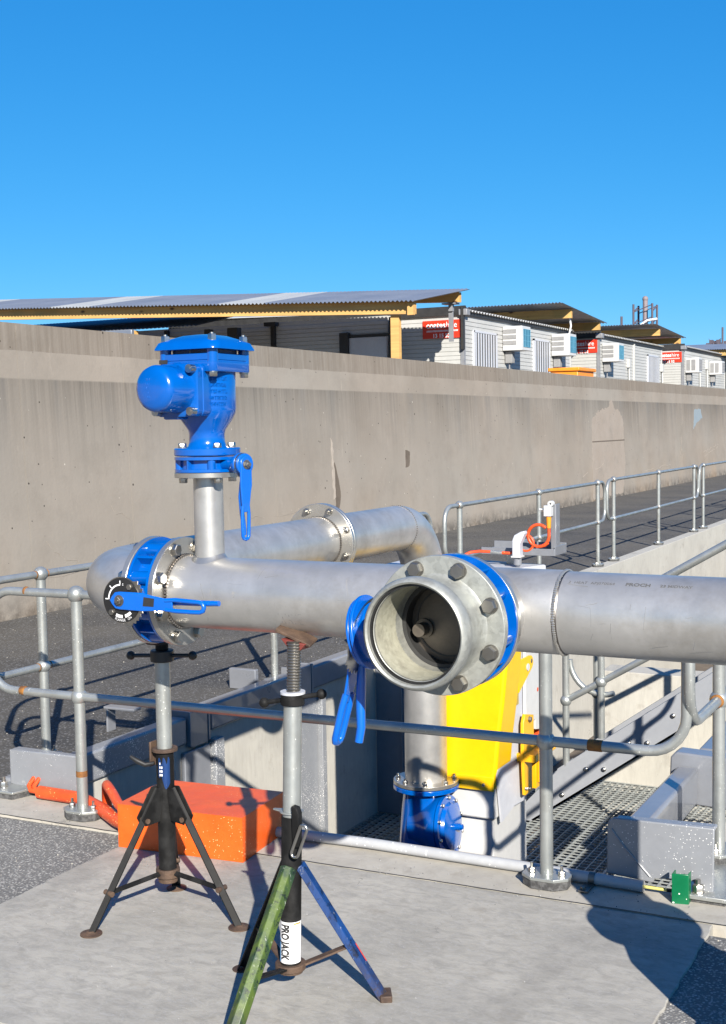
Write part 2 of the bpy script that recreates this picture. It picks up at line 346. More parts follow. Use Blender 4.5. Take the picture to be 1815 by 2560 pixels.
def thing(name, loc, label, cat, group=None):
    o = bpy.data.objects.new(name, None); C.objects.link(o); o.location = CAM_SCALE @ Vector(loc); o.empty_display_size = .1; return tag(o, label, cat, group)
def struct(o): o['kind'] = 'structure'; return o
def copy_tree(o, parent=None):
    c = o.copy(); C.objects.link(c); c.parent = parent
    for ch in list(o.children): copy_tree(ch, c)
    return c
def arc(c, r, a0, a1, ex, ey, n=8):
    c, ex, ey = Vector(c), Vector(ex), Vector(ey)
    return [c+ex*r*cos(a0+(a1-a0)*i/n)+ey*r*sin(a0+(a1-a0)*i/n) for i in range(n+1)]
def text_tris(s, size, font_w=1.0, extrude=0, bold=0):
    cu = bpy.data.curves.new('t', 'FONT'); cu.body = s; cu.size = size; cu.extrude = extrude; cu.resolution_u = 3; cu.offset = bold
    ob = bpy.data.objects.new('t', cu); C.objects.link(ob); bpy.context.view_layer.update()
    dg = bpy.context.evaluated_depsgraph_get(); me = ob.evaluated_get(dg).to_mesh()
    vs = [Vector((v.co.x*font_w, v.co.y, v.co.z)) for v in me.vertices]; fs = [tuple(p.vertices) for p in me.polygons]
    ob.evaluated_get(dg).to_mesh_clear(); bpy.data.objects.remove(ob)
    tr = [(f[0], f[i], f[i+1]) for f in fs for i in range(1, len(f)-1)]
    for _ in range(6):     # split long triangles so the print can follow a curved surface
        out = []; split = False
        for t3 in tr:
            e = [((vs[t3[i]]-vs[t3[(i+1) % 3]]).length, i) for i in range(3)]; L, i = max(e)
            if L > size*.16: m = len(vs); vs.append((vs[t3[i]]+vs[t3[(i+1) % 3]])/2); a, bq, c = t3[i], t3[(i+1) % 3], t3[(i+2) % 3]; out += [(a, m, c), (m, bq, c)]; split = True
            else: out.append(t3)
        tr = out
        if not split: break
    return vs, tr
def put_text(s, size, fn, name, mat, parent, fw=1.0, bold=0):
    vs, fs = text_tris(s, size, fw, 0, bold); wdt = max(v.x for v in vs) if vs else 0
    b = MB(); b.add([fn(v.x, v.y) for v in vs], fs)
    return b.build(name, mat, parent, smooth=0), wdt
X_, Y_, Z_ = Vector((1, 0, 0)), Vector((0, 1, 0)), Vector((0, 0, 1))

# ================================================================== GROUND
KY0, KY1 = 3.98, 4.27      # near kerb strip
PX0, PX1 = -4.12, -1.27    # pit between these X
# asphalt: near apron, left road between kerb and wall
b = MB(); b.b2((-60, -30, -.3), (60, KY0, 0)); struct(b.build('near_pavement', 'asphalt', smooth=0))
b = MB(); b.b2((-7.86, KY0, -.3), (-4.21, 130, -.004)); struct(b.build('road', 'asphalt_far', smooth=0))
# slab, poured proud of the asphalt, with slightly ragged arris
b = MB(); pts = []
x0, x1, y0, y1 = -3.12, -.846, 2.53, 4.0
def rag(a, bb, n):
    a, bb = Vector((*a, 0)), Vector((*bb, 0)); d = (bb-a).normalized(); nn = Vector((d.y, -d.x, 0))
    return [a+(bb-a)*(i/n)+nn*random.uniform(-.004, .004) for i in range(n)]
ol = rag((x0, y0+.0), (x1, y0), 60)+rag((x1, y0), (x1, y1+.065), 40)+rag((x1, y1+.065), (x0, y1), 60)+rag((x0, y1), (x0, y0), 40)
b.prism([(p.x, p.y) for p in ol], (0, 0, -.05), X_, Y_, (0, 0, .058)); struct(b.build('concrete_slab', 'slab', smooth=0, bevel=.003))
# kerb strips round the pit
b = MB()
for xa, xb in ((-4.34, 3.2),): b.prism([(xa, KY0-.03+(xa+4.3)*.03), (xb, KY0-.03+(xb+4.3)*.03), (xb, KY1), (xa, KY1)], (0, 0, -.25), X_, Y_, (0, 0, .2615))
struct(b.build('kerb', 'kerb', bevel=.002, smooth=0))
b = MB(); pj = [Vector((x0_, KY0-.03+(x0_+4.3)*.03+random.uniform(-.0015, .0015), .0118)) for x0_ in [-4.3+i*.05 for i in range(100)]]
for p, q in zip(pj, pj[1:]): b.add([p+Y_*-.004, q+Y_*-.004, q+Y_*.0035, p+Y_*.0035], [(0, 1, 2, 3)])
struct(b.build('kerb_joint', 'dark', smooth=0))
b = MB(); b.b2((-4.21, KY1+.002, -2.6), (-4.12, 9.4, .0)); b.b2((-4.21, 9.402, -2.6), (-4.05, 130, .03)); b.b2((-4.6, KY0-.01, -.3), (-4.3, KY1, .003))
struct(b.build('pit_side_wall', 'pit', bevel=.005, smooth=0))
b = MB(); b.b2((-4.12, KY1-.06, -2.6), (-1.27, KY1+.0, -.26)); b.b2((-1.02, KY1+.003, -2.6), (3.2, 5.45, .012)); b.b2((2.2, 5.453, -2.6), (3.2, 14, .012)); b.b2((-1.27, KY1-.06, -2.6), (3.2, KY1, -.26)); struct(b.build('pit_near_wall', 'pit', smooth=0))
b = MB(); b.b2((-2.86, 9.53, -2.6), (3.2, 9.8, -.30)); b.b2((-2.86, 9.54, -2.6), (-2.6, 10.2, -1.15)); struct(b.build('pit_cross_wall', 'pit', smooth=0, bevel=.005))
b = MB(); b.b2((-4.05, 9.4, -2.3), (-3.7, 60, -1.78)); struct(b.build('pit_wall_footing', 'stain', smooth=0))
b = MB(); b.b2((-4.4, 4.2, -2.75), (30, 60, -2.4)); struct(b.build('pit_floor', 'pit_shade', smooth=0))
b = MB(); b.b2((-1.2, 14, -2.4), (30, 14.4, .05)); b.b2((-4.1, 60, -2.7), (30, 60.5, 0)); struct(b.build('pit_end_wall', 'pit', smooth=0))
b = MB(); b.b2((-1.2, 14.4, -.4), (60, 300, .0)); b.b2((-7.8, 130.2, -.4), (-1.25, 300, -.01)); struct(b.build('far_pavement', 'asphalt_far', smooth=0))
# upper compound behind the retaining wall and land to the horizon
b = MB(); b.b2((-240, -80, -2), (-8.35, 520, 2.02)); struct(b.build('compound_ground', 'dirt', smooth=0))
b = MB(); b.b2((-1500, -1500, -4), (1500, 2400, -3.0)); struct(b.build('distant_ground', 'dirt', smooth=0))

random.seed(21)
def grit(name, n, area, mat, r0, r1, z):
    b = MB()
    for k in range(n):
        x, y = random.uniform(area[0], area[2]), random.uniform(area[1], area[3]); q = random.uniform(r0, r1); a = random.uniform(0, 6.3)
        P = [Vector((x+q*random.uniform(.7, 1.2)*cos(a+i*2.1), y+q*random.uniform(.7, 1.2)*sin(a+i*2.1), z-.001)) for i in range(3)]; T_ = Vector((x, y, z+q*random.uniform(.5, 1))); b.add(P+[T_], [(0, 1, 3), (1, 2, 3), (2, 0, 3), (2, 1, 0)])
    o = b.build(name, mat, smooth=0); o['kind'] = 'stuff'; return o
grit('loose_grit', 700, (-5.2, 2.2, -3.16, 3.95), 'kerb', .0015, .005, .0); grit('loose_grit', 260, (-3.1, 2.6, -.86, 3.93), 'gritc', .001, .0032, .008)
grit('loose_grit', 160, (-4.3, 4.0, -.9, 4.2), 'gritc', .001, .0032, .015); grit('loose_grit', 300, (-.84, 2.8, -.3, 4.0), 'kerb', .0015, .005, 0); grit('loose_grit', 500, (-7.8, 4.5, -4.4, 10), 'kerb', .002, .007, -.004)

# ================================================================== RETAINING WALL
t = thing('retaining_wall', (-7.9, 20, 0), 'long tan weathered concrete retaining wall running across behind the pipes', 'wall')
YB = [-40, -20, 0, 5.2, 8.62, 10.12, 12.9, 14.38, 16.62, 19.1, 22.4, 26.1, 29.4, 33.5, 38, 44, 51, 60, 80, 105, 130, 170]
bat = .05
def wx(z): return -7.85-bat*z
for i in range(len(YB)-1):
    a, e = YB[i]+.0022, YB[i+1]-.0022
    b = MB(); b.prism([(wx(-.3), -.3), (wx(2.63), 2.63), (-8.3, 2.645), (-8.3, -.3)], (0, a, 0), X_, Z_, (0, e-a, 0)); b.build('panel', 'wall', t, smooth=0)
b = MB(); b.b2((-8.29, -40, -.3), (-8.02, 170, 2.60)); b.build('joint_backing', 'stain', t, smooth=0)
def wallpatch(name, mat, outline, off=.002, thick=.02):
    # outline in (y,z); follows the batter
    b = MB(); n = len(outline)
    a = [Vector((wx(z)-thick, y, z)) for y, z in outline]; c = [Vector((wx(z)+off, y, z)) for y, z in outline]
    b.add(a+c, [tuple(range(n)), tuple(range(n, 2*n))]+[(i, (i+1) % n, n+(i+1) % n, n+i) for i in range(n)]); return b.build(name, mat, t, smooth=0)
def jag(p, q, n, a): return [(p[0]+(q[0]-p[0])*i/n+random.uniform(-a, a), p[1]+(q[1]-p[1])*i/n+random.uniform(-a, a)) for i in range(n)]
def rough_poly(P, a=.012): return [q for i in range(len(P)) for q in jag(P[i], P[(i+1) % len(P)], max(2, int(math.dist(P[i], P[(i+1) % len(P)])/.05)), a)]
wallpatch('spalled_joint', 'stain', rough_poly([(14.36, .38), (14.42, .42), (14.52, .75), (14.5, .95), (14.40, 1.2), (14.36, 1.18), (14.38, .9)], .01))
wallpatch('spalled_joint', 'rock', rough_poly([(14.33, .7), (14.38, .72), (14.39, 1.45), (14.34, 1.5)], .014), .003)
wallpatch('repair_patch', 'patch', rough_poly([(25.6, .05), (27.9, .05), (28.2, .75), (28.15, 1.2), (28.2, 1.62), (27.95, 1.9), (27.5, 1.98), (27.35, 2.15), (27.15, 2.12), (27.1, 1.98), (26.6, 1.95), (26.3, 1.9), (25.8, 1.72), (25.75, 1.2), (25.7, .8)], .03))
wallpatch('repair_patch', 'stain', [(25.75, 1.24), (28.2, 1.24), (28.2, 1.262), (25.75, 1.262)], .007)
wallpatch('chipped_spot', 'stain', rough_poly([(16.55, 1.05), (16.7, 1.06), (16.72, 1.28), (16.58, 1.3)], .012))
blu = simple('faded_blue_paint', lin('#83919a'), lin('#8a969c'), .9); MT['fblue'] = blu
wallpatch('blue_paint_mark', 'fblue', rough_poly([(35.2, 1.42), (35.6, 1.6), (36.4, 1.75), (36.2, 2.0), (35.4, 1.98), (35.3, 1.7)], .02))
b = MB()
for (ya, za, yb, zb, n) in ((33.6, .35, 33.9, 1.75, 14), (33.5, .35, 33.7, 1.2, 8), (25, .55, 26.5, .75, 5), (21.6, .15, 21.9, .9, 6), (19.4, .1, 19.7, .75, 6), (13.1, .1, 13.25, .5, 5), (11.4, .45, 12.2, .7, 5), (35.8, .55, 38.2, .85, 14), (36.2, .75, 38.4, .95, 12), (8.8, .62, 9.4, .3, 6), (9.6, .95, 10.2, .72, 7), (8.3, .3, 9.5, .35, 5), (29.5, .45, 32.5, .55, 14), (12.2, .6, 14.0, .62, 9)):
    p = [(ya+(yb-ya)*i/n+random.uniform(-.05, .05)*(2 if n > 11 else .6), za+(zb-za)*i/n+random.uniform(-.03, .03)) for i in range(n+1)]
    wd = .003 if ya < 16 else .012
    for q, r_ in zip(p, p[1:]):
        if random.random() < .25: continue
        b.prism([(0, 0), (r_[0]-q[0], r_[1]-q[1]), (r_[0]-q[0], r_[1]-q[1]+wd), (0, wd)], (wx(q[1])+.0015, q[0], q[1]), Y_, Z_, (.002, 0, 0))
b.build('lime_scrawl', 'rock', t, smooth=0)
t2 = tag(t)

# ================================================================== GUARD RAILS
RT = .0185
def sleeve(p, q, r, mat, parent, name='rust_patch'):
    b = MB(); p, q = Vector(p), Vector(q); b.lathe(p, q-p, [(0, r*.9), (.004, r*1.07), ((q-p).length-.004, r*1.09), ((q-p).length, r*.9)], 16); return b.build(name, mat, parent)
def railing(name, label, posts, d, zt, zm, e0, e1, z0=0, group=None, rust=True, lean=0, r=RT, rc=.13, base=True, out=None, plates=True):
    posts = [Vector(p) for p in posts]; d = Vector(d).normalized(); side = Vector((-d.y, d.x, 0))
    t = thing(name, posts[0], label, 'railing', group)
    off = side*0
    A = posts[0]-d*e0; B = posts[-1]+d*e1
    za = lambda P, z: Vector((P.x, P.y, z0+z))
    pts = []
    pts += arc(za(B-d*rc, zt-rc), rc, pi/2, 0, d, Z_, 7); pts += arc(za(B-d*rc, zm+rc), rc, 0, -pi/2, d, Z_, 7)
    pts += arc(za(A+d*rc, zm+rc), rc, -pi/2, -pi, d, Z_, 7); pts += arc(za(A+d*rc, zt-rc), rc, pi, pi/2, d, Z_, 7)
    b = MB(); b.tube(pts, r, 14, True); b.build('rail', 'galv', t)
    for p in posts:
        b = MB(); tp = Vector((p.x, p.y, z0+zt)); bt = Vector((p.x, p.y, z0+.0)) + (d*lean)
        b.tube([bt, bt+(tp-bt)*.5, tp], .0235, 16); po = b.build('post', 'galv', t)
        mm = bt+(tp-bt)*(zm/zt); b = MB(); b.ball(tp, .037, 20); b.build('ball_joint', 'galv', po); b = MB(); b.ball(mm, .035, 20); b.build('ball_joint', 'galv', po)
        if rust:
            for q in (tp, mm):
                for s_ in (-1, 1):
                    if random.random() < .75: sleeve(q+d*s_*.032, q+d*s_*.046, r, 'rusto', t)
        if plates:
            b = MB(); hx, hy = .085, .06; oc = [(-hx, -hy*.4), (-hx*.5, -hy), (hx*.5, -hy), (hx, -hy*.4), (hx, hy*.4), (hx*.5, hy), (-hx*.5, hy), (-hx, hy*.4)]
            b.prism(oc, (bt.x, bt.y, z0+.03), d, side, (0, 0, .012)); b.build('base_plate', 'galv', po, bevel=.002)
            b = MB(); b.prism([(x*.97, y*.97) for x, y in oc], (bt.x, bt.y, z0-.001), d, side, (0, 0, .031)); b.build('grout_pad', 'conc_pad', po, bevel=.004)
            for s_ in (-1, 1):
                b = MB(); c = Vector((bt.x, bt.y, z0+.042))+d*s_*.055; b.hexb(c, Z_, .013, .012); b.cyl(c+Z_*.012, c+Z_*.035, .0055, 8); b.build('anchor_bolt', 'bolt', po)
    return t
fr = railing('guard_rail', 'galvanised handrail along the near edge of the pit passing behind the pipe stands', [(-3.487, 4.075, .011), (-1.450, 4.155, .011)], (1, .0393, 0), .955, .52, .48, .49, .012, rust=False, lean=-.0)
sleeve((-3.80, 4.0625, .535), (-3.77, 4.0637, .535), RT*1.02, 'rusto', fr); sleeve((-1.30, 4.161, .532), (-1.245, 4.1635, .532), RT*1.03, 'rusto', fr)
sleeve((-3.76, 4.0642, .97), (-3.745, 4.0648, .97), RT, 'rusto', fr)
b = MB(); b.cyl((-3.487, 4.075, .19), (-3.487, 4.075, .215), .0242, 16); b.build('rust_patch', 'rusto', fr)
FG = 'galvanised handrail panels on the far kerb of the pit'
railing('guard_rail', 'galvanised handrail panel at the left edge of the photo with rusty ball joints', [(-4.26, 4.72, 0), (-4.2, 6.8, 0), (-4.16, 8.85, 0)], (.02, 1, 0), .95, .49, .40, .30, 0, FG)
railing('guard_rail', 'galvanised handrail panel in front of the wall with the white sensor before its middle post', [(-4.15, 9.74, .03), (-4.15, 11.73, .03), (-4.15, 13.7, .03)], Y_, .955, .51, .32, .27, .02, FG)
railing('guard_rail', 'galvanised handrail panel on the far kerb, second from the right edge', [(-4.15, 14.33, .03), (-4.15, 16.42, .03), (-4.15, 18.48, .03)], Y_, .965, .51, .27, .27, .02, FG)
railing('guard_rail', 'galvanised handrail panel farthest away at the right edge', [(-4.15, 19.1, .03), (-4.15, 21.2, .03), (-4.15, 23.3, .03)], Y_, .965, .51, .27, .27, .02, FG)
for k, lb_ in ((0, 'galvanised handrail panel next beyond the one at the right edge'), (1, 'galvanised handrail panel farthest along the far kerb, out of frame')):
    railing('guard_rail', lb_, [(-4.15, 23.95+k*4.9, .03), (-4.15, 26.1+k*4.9, .03), (-4.15, 28.3+k*4.9, .03)], Y_, .965, .51, .27, .27, .02, FG)
rr = railing('guard_rail', 'galvanised handrail with rusty collar on the right side of the pit', [(-.945, 4.62, .03), (-.945, 6.7, .03)], Y_, .99, .60, .47, .3, .03, rust=False)
sleeve((-.945, 4.575, .63), (-.945, 4.59, .63), RT*1.25, 'rusto', rr)

# ================================================================== STEEL FRAMES
t = thing('steel_frame', (-3.7, 4.3, 0), 'grey painted steel beam frame bolted on the left kerb of the pit', 'steel frame')
b = MB(); b.prism([(-4.055, .045), (-3.80, .015), (-3.795, -.0), (-3.655, -.0), (-3.655, .215), (-4.055, .205)], (0, 4.245, .0), X_, Z_, (0, .016, 0)); 
b.b2((-4.055, 4.262, .185), (-3.66, 4.31, .205)); b.build('end_plate', 'grey', t, bevel=.006)
for ya_, yb_, zt_, mt_ in ((4.335, 5.69, .036, 'grey'), (5.925, 6.89, .062, 'greyc'), (7.09, 8.2, .07, 'greyc')):
    b = MB(); b.b2((-4.2, ya_, zt_-.155), (-4.10, yb_, zt_)); b.build('beam', mt_, t, bevel=.013)
for ya_, zt_ in ((5.70, .065), (6.90, .095)):
    b = MB(); b.b2((-4.215, ya_, zt_-.2), (-4.085, ya_+.02, zt_)); b.build('joint_plate', 'greyc', t, bevel=.004)
    b = MB(); b.b2((-4.2, ya_+.022, zt_-.21), (-4.09, ya_+.178, zt_-.005)); b.build('joint_plate', 'greyc', t, bevel=.004)
    b = MB(); b.b2((-4.215, ya_+.18, zt_-.2), (-4.085, ya_+.20, zt_)); b.build('joint_plate', 'greyc', t, bevel=.004)
b = MB(); b.b2((-4.118, 5.92, -1.179), (-4.065, 6.01, -.14)); b.build('column', 'grey', t, bevel=.004)
b = MB(); b.b2((-4.118, 5.65, -1.179), (-4.09, 5.90, -.16)); b.build('infill_plate', 'greyc', t, bevel=.004)
b = MB(); b.b2((-4.118, 6.92, -1.179), (-4.09, 7.15, -.12)); b.build('column', 'grey', t, bevel=.004)
b = MB(); b.b2((-4.118, 7.155, -1.179), (-4.055, 7.21, -.12)); b.build('column', 'grey', t, bevel=.004)
b = MB(); b.b2((-4.42, 5.36, .125), (-4.215, 5.43, .14)); b.build('bracket', 'greyc', t, bevel=.003)
b = MB(); b.b2((-4.405, 5.36, -.003), (-4.392, 5.43, .125)); b.build('bracket', 'greyc', t, bevel=.003)
b = MB(); b.b2((-4.42, 6.6, -.003), (-4.22, 6.64, .13)); b.build('bracket', 'greyc', t, bevel=.006)
b = MB(); b.b2((-4.42, 8.25, -.003), (-4.0, 8.29, .16)); b.build('bracket', 'greyc', t, bevel=.006)
b = MB(); b.prism([(-4.22, 4.13), (-3.94, 4.135), (-3.90, 4.262), (-4.2, 4.27)], (0, 0, .035), X_, Y_, (0, 0, .012)); b.build('foot_plate', 'galv', t, bevel=.003)
b = MB(); b.prism([(-4.215, 4.135), (-3.945, 4.14), (-3.905, 4.26), (-4.2, 4.265)], (0, 0, .0), X_, Y_, (0, 0, .034)); b.build('grout_pad', 'conc_pad', t, bevel=.003)
b = MB(); b.hexb((-4.04, 4.19, .047), Z_, .017, .022); b.cyl((-4.04, 4.19, .06), (-4.04, 4.19, .095), .009, 10); b.build('anchor_bolt', 'bolt', t)

t = thing('steel_frame', (-1.1, 4.3, 0), 'grey speckled steel frame end with folded plate on the right kerb', 'steel frame')
b = MB(); rp = [(-1.258+.03*(1-cos(a)), .225+.03*sin(a)) for a in [i*pi/10 for i in range(6)]]
b.prism([(-1.262, .05), (-1.095, .04), (-1.09, .056), (-1.0, .066), (-.955, .066), (-.95, .03), (-.888, .025), (-.885, .262)]+rp[::-1], (0, 4.255, 0), X_, Z_, (0, .014, 0)); 
b.prism([(-1.235, .248), (-.885, .262), (-.885, .25), (-1.235, .236)], (0, 4.27, 0), X_, Z_, (0, .045, 0)); b.b2((-1.262, 4.271, .02), (-1.25, 4.31, .22)); b.build('end_plate', 'grey', t, bevel=.004)
b = MB(); b.tube([(-1.243, 4.2535, .215), (-1.20, 4.2535, .16), (-1.105, 4.2535, .062)], .0035, 6); b.build('fold_line', 'grey', t)
b = MB(); b.b2((-1.237, 4.28, .05), (-1.147, 5.198, .205)); b.build('beam', 'greyc', t, bevel=.014)
b = MB(); b.prism([(-1.27, .1), (-1.255, .1), (-1.25, .045), (-.4, .02), (-.4, .235), (-1.24, .262), (-1.265, .24)], (0, 5.2, 0), X_, Z_, (0, .1, 0)); b.build('cross_plate', 'greyc', t, bevel=.008)
b = MB(); b.b2((-1.17, 5.31, .16), (-1.02, 6.3, .26)); b.build('beam', 'greyc', t, bevel=.01)
b = MB(); b.b2((-.92, 5.95, .11), (.5, 6.8, .2)); b.build('shade_deck', 'greyc', t, bevel=.01)  # unseen deck and its two link beams, added to shade the grating
for x_ in (-.85, .2):
    b = MB(); b.b2((x_, 5.302, .05), (x_+.1, 5.948, .19)); b.build('beam', 'greyc', t, bevel=.01)
b = MB(); b.prism([(-1.02, 4.2), (-.83, 4.205), (-.80, 4.75), (-.99, 4.74)], (0, 0, .024), X_, Y_, (0, 0, .016)); b.build('foot_plate', 'galv', t, bevel=.003)
b = MB(); b.prism([(-1.01, 4.21), (-.84, 4.215), (-.81, 4.74), (-.98, 4.73)], (0, 0, 0), X_, Y_, (0, 0, .024)); b.build('grout_pad', 'conc_pad', t, bevel=.003)
b = MB(); b.hexb((-.935, 4.235, .04), Z_, .02, .024); b.cyl((-.935, 4.235, .06), (-.935, 4.235, .085), .009, 10); b.build('anchor_bolt', 'bolt', t)

# green post and cable at the conduit end
t = thing('cable_post', (-.98, 4.2, 0), 'small green painted channel post standing beside the grey conduit end', 'post')
b = MB(); b.prism([(0, 0), (.055, .012), (.055, .05), (.05, .05), (.05, .018), (.005, .007), (.005, .045), (0, .045)], (-1.01, 4.17, 0), X_, Y_, (0, 0, .115)); b.build('channel', 'greeng', t, bevel=.002)
t = tag(MB().tube([(-1.13, 4.224, .034), (-1.07, 4.225, .034), (-1.04, 4.226, .034)], .0055, 8).build('cable_end', simple('yellow_cable', lin('#c9c06a'), lin('#d4cb78'), .5)), 'short yellow cable coming out of the grey conduit', 'cable')
t = tag(MB().tube([(-1.04, 4.226, .034), (-1.01, 4.24, .03), (-.985, 4.30, .015), (-.96, 4.36, .012)], .007, 8).build('cable_end', 'black'), 'short black cable running on under the grey plate', 'cable')

# ================================================================== GREY CONDUIT
t = thing('conduit', (-2.4, 4.24, .03), 'grey plastic conduit lying along the inner kerb edge in front of the grating', 'conduit')
b = MB(); b.tube([(-2.75, 4.185, .035), (-2.2, 4.222, .037), (-1.6, 4.230, .036), (-1.12, 4.224, .034)], .0205, 16); b.build('tube', 'pvc', t)
for x in (-1.30,):
    b = MB(); b.box((x-.01, 4.177, .019), (.035, .10, .004)); b.ring((x-.015, 4.227, .034), X_, .0215, .024, .022, 20); b.hexb((x-.015, 4.147, .02), Z_, .009, .008); b.build('saddle_clip', 'bolt_dull', t)

# ================================================================== GRATING FLOOR
GZ = -1.18
t = thing('grating_floor', (-2.7, 6.9, GZ), 'galvanised steel grating floor inside the pit', 'grating')
ya = [4.36, 5.38, 6.42, 7.46, 8.5, 9.52]; xa = [-4.11, -3.2, -2.25, -1.3, -.35, .6]
for j in range(5):
    for i in range(5):
        b = MB(); X0, X1, Y0, Y1 = xa[i]+.004, xa[i+1]-.004, ya[j]+.004, ya[j+1]-.004
        n = int((Y1-Y0)/.053)
        for q in range(n+1): yy = Y0+(Y1-Y0)*q/n; b.b2((X0, yy-.0027, GZ-.008), (X1, yy+.0027, GZ-.001))
        n = int((X1-X0)/.058)
        for q in range(n+1): xx = X0+(X1-X0)*q/n; b.b2((xx-.003, Y0, GZ-.026), (xx+.003, Y1, GZ))
        b.build('grating_panel', 'grate', t, smooth=0)
b = MB(); 
for x in (-4.07, -3.2, -2.25, -1.33, -.35, .56): b.b2((x-.03, 4.36, GZ-.16), (x+.03, 9.52, GZ-.032))
b.build('bearer', 'dark', t, smooth=0)

# ================================================================== GREY DOOR PANEL BEHIND
t = thing('gate_panel', (-3.9, 8.05, GZ), 'dark grey folded steel panel standing in the pit behind the vertical pipe', 'panel')
b = MB(); b.b2((-4.11, 8.05, GZ+.002), (-3.91, 8.07, .235)); b.build('sheet', 'greyc', t, bevel=.003)
b = MB(); b.b2((-3.907, 8.04, GZ+.002), (-3.893, 8.12, .235)); b.build('edge_fold', 'greyc', t, bevel=.003)
b = MB(); b.b2((-3.89, 8.09, GZ+.002), (-3.3, 8.11, .235)); b.build('sheet', 'greyc', t, bevel=.003)
b = MB(); b.b2((-4.11, 8.03, .236), (-3.3, 8.13, .26)); b.build('cap', 'greyc', t, bevel=.003)

scale_about_cam(1.155, -.256)  # stair and its rails scaled up about the camera
# ================================================================== STAIR
t = thing('stair', (-2.6, 7.2, -.8), 'grey steel stair stringer with bolts rising to the right behind the grating', 'stair')
sl = .715
def stz(x, o): return o+(x+2.66)*sl
for yy in (7.2, 7.95):
    b = MB(); xe = .6
    b.prism([(-2.66, -.799), (-2.60, -.799), (xe, stz(xe, -.83)), (xe, stz(xe, -.62)), (-2.44, stz(-2.44, -.62)), (-2.66, -.70)], (0, yy, 0), X_, Z_, (0, .008, 0)); 
    b.prism([(-2.44, stz(-2.44, -.62)), (xe, stz(xe, -.62)), (xe, stz(xe, -.61)), (-2.44, stz(-2.44, -.61))], (0, yy, 0), X_, Z_, (0, .065, 0))
    b.prism([(-2.60, -.799), (xe, stz(xe, -.83)), (xe, stz(xe, -.822)), (-2.61, -.79)], (0, yy, 0), X_, Z_, (0, .065, 0)); b.build('stringer', 'greys', t, smooth=0)
for k in range(9):
    x = -2.52+k*.262; z = stz(x, -.72)
    for dx in (0, .11):
        b = MB(); b.cyl((x+dx, 7.19, z+dx*.1), (x+dx, 7.2, z+dx*.1), .014, 12); b.ball((x+dx, 7.19, z+dx*.1), .012, 10, (0, 1, 0), .6); b.build('bolt', 'bolt', t)
    b = MB()
    for q in range(6): b.b2((x-.06+q*.045, 7.21, z+.0), (x-.056+q*.045, 7.945, z+.03))
    for q in range(8): b.b2((x-.06, 7.25+q*.09, z+.02), (x+.17, 7.255+q*.09, z+.03))
    b.b2((x-.066, 7.21, z-.01), (x-.061, 7.945, z+.034)); b.build('tread', 'grate', t, smooth=0)
# stair handrail
t = thing('stair_rail', (-2.4, 7.22, -.4), 'galvanised handrail rising with the stair behind the long pipe', 'railing')
b = MB(); 
def srail(z): return [(-2.39, 7.22, z), (-.2, 7.22, z+2.19*.61)]
b.tube([(-2.39, 7.22, -.03)]+[(-1.8, 7.22, -.03+.59*.6), (-.2, 7.22, -.03+2.19*.6)], .02, 12); b.build('rail', 'galv', t)
b = MB(); b.tube([(-2.39, 7.22, .39), (-1.3, 7.22, .39+1.09*.59), (-.2, 7.22, .39+2.19*.59)], .024, 12); b.build('rail', 'galv', t)
for x, zb in ((-2.39, -.43), (-2.17, -.24), (-1.2, .45)):
    b = MB(); zt_ = .39+(x+2.39)*.59; b.tube([(x, 7.22, zb), (x, 7.22, zt_)], .021, 14); po = b.build('post', 'galv', t)
    b = MB(); b.ball((x, 7.22, -.03+(x+2.39)*.6), .035); b.build('ball_joint', 'galv', po); b = MB(); b.ball((x, 7.22, zt_), .035); b.build('ball_joint', 'galv', po)
b = MB(); pts = [(-2.39, 7.22, .39)]+[(-2.39-.0, 7.22, .3)]; b.tube(arc((-2.17, 7.24, .22), .2, pi, 1.62*pi, X_, Z_, 10), .017, 10); b.build('end_loop', 'galv', t)
# landing rail across the back
t = thing('landing_rail', (-2.3, 8.6, -.8), 'galvanised rail across the pit seen below the long pipe', 'railing')
b = MB(); b.tube([(-2.62, 8.6, .21), (.5, 8.6, .23)], .024, 12); b.build('rail', 'galv', t)
b = MB(); b.tube([(-2.62, 8.6, -.28), (-1.0, 8.6, -.27)], .017, 12); b.build('rail', 'galv', t)
for x in (-2.62,):
    b = MB(); b.tube([(x, 8.6, -1.4), (x, 8.6, .21)], .022, 14); po = b.build('post', 'galv', t); b = MB(); b.ball((x, 8.6, -.28), .037); b.build('ball_joint', 'galv', po); b = MB(); b.ball((x, 8.6, .21), .037); b.build('ball_joint', 'galv', po)

scale_about_cam(.925, .124)  # machine, tray and sensors scaled down about the camera
# ================================================================== PUMP MACHINE
t = thing('pump_unit', (-2.75, 6.7, -.8), 'tall machine with yellow front cover, white base and grey side standing on the grating', 'machine')
b = MB(); b.b2((-2.88, 6.44, -1.408), (-2.56, 6.98, -.56)); b.build('pedestal', 'white', t, bevel=.008)
b = MB(); b.b2((-2.9, 6.40, -.555), (-2.535, 6.9, -.30)); b.build('base_box', 'white', t, bevel=.012)
b = MB(); prof = [(-2.94, -.385), (-2.527, -.385), (-2.526, -.30), (-2.515, -.26), (-2.50, -.1), (-2.47, .12), (-2.447, .35), (-2.435, .56), (-2.94, .56)]
def yf(z): return 6.385 if z < -.28 else 6.385+.02*((z+.28)/.8)
b.prism(prof, (0, 6.38, 0), X_, Z_, (0, .24, 0)); b.build('front_cover', 'yellow', t, bevel=.018, seg=3)
b = MB(); b.b2((-2.93, 6.372, -.385), (-2.53, 6.381, -.305)); b.build('cover_skirt', 'yellow', t, bevel=.002)
b = MB(); b.hexb((-2.589, 6.372, -.351), -Y_, .009, .006); b.build('cover_screw', 'bolt', t)
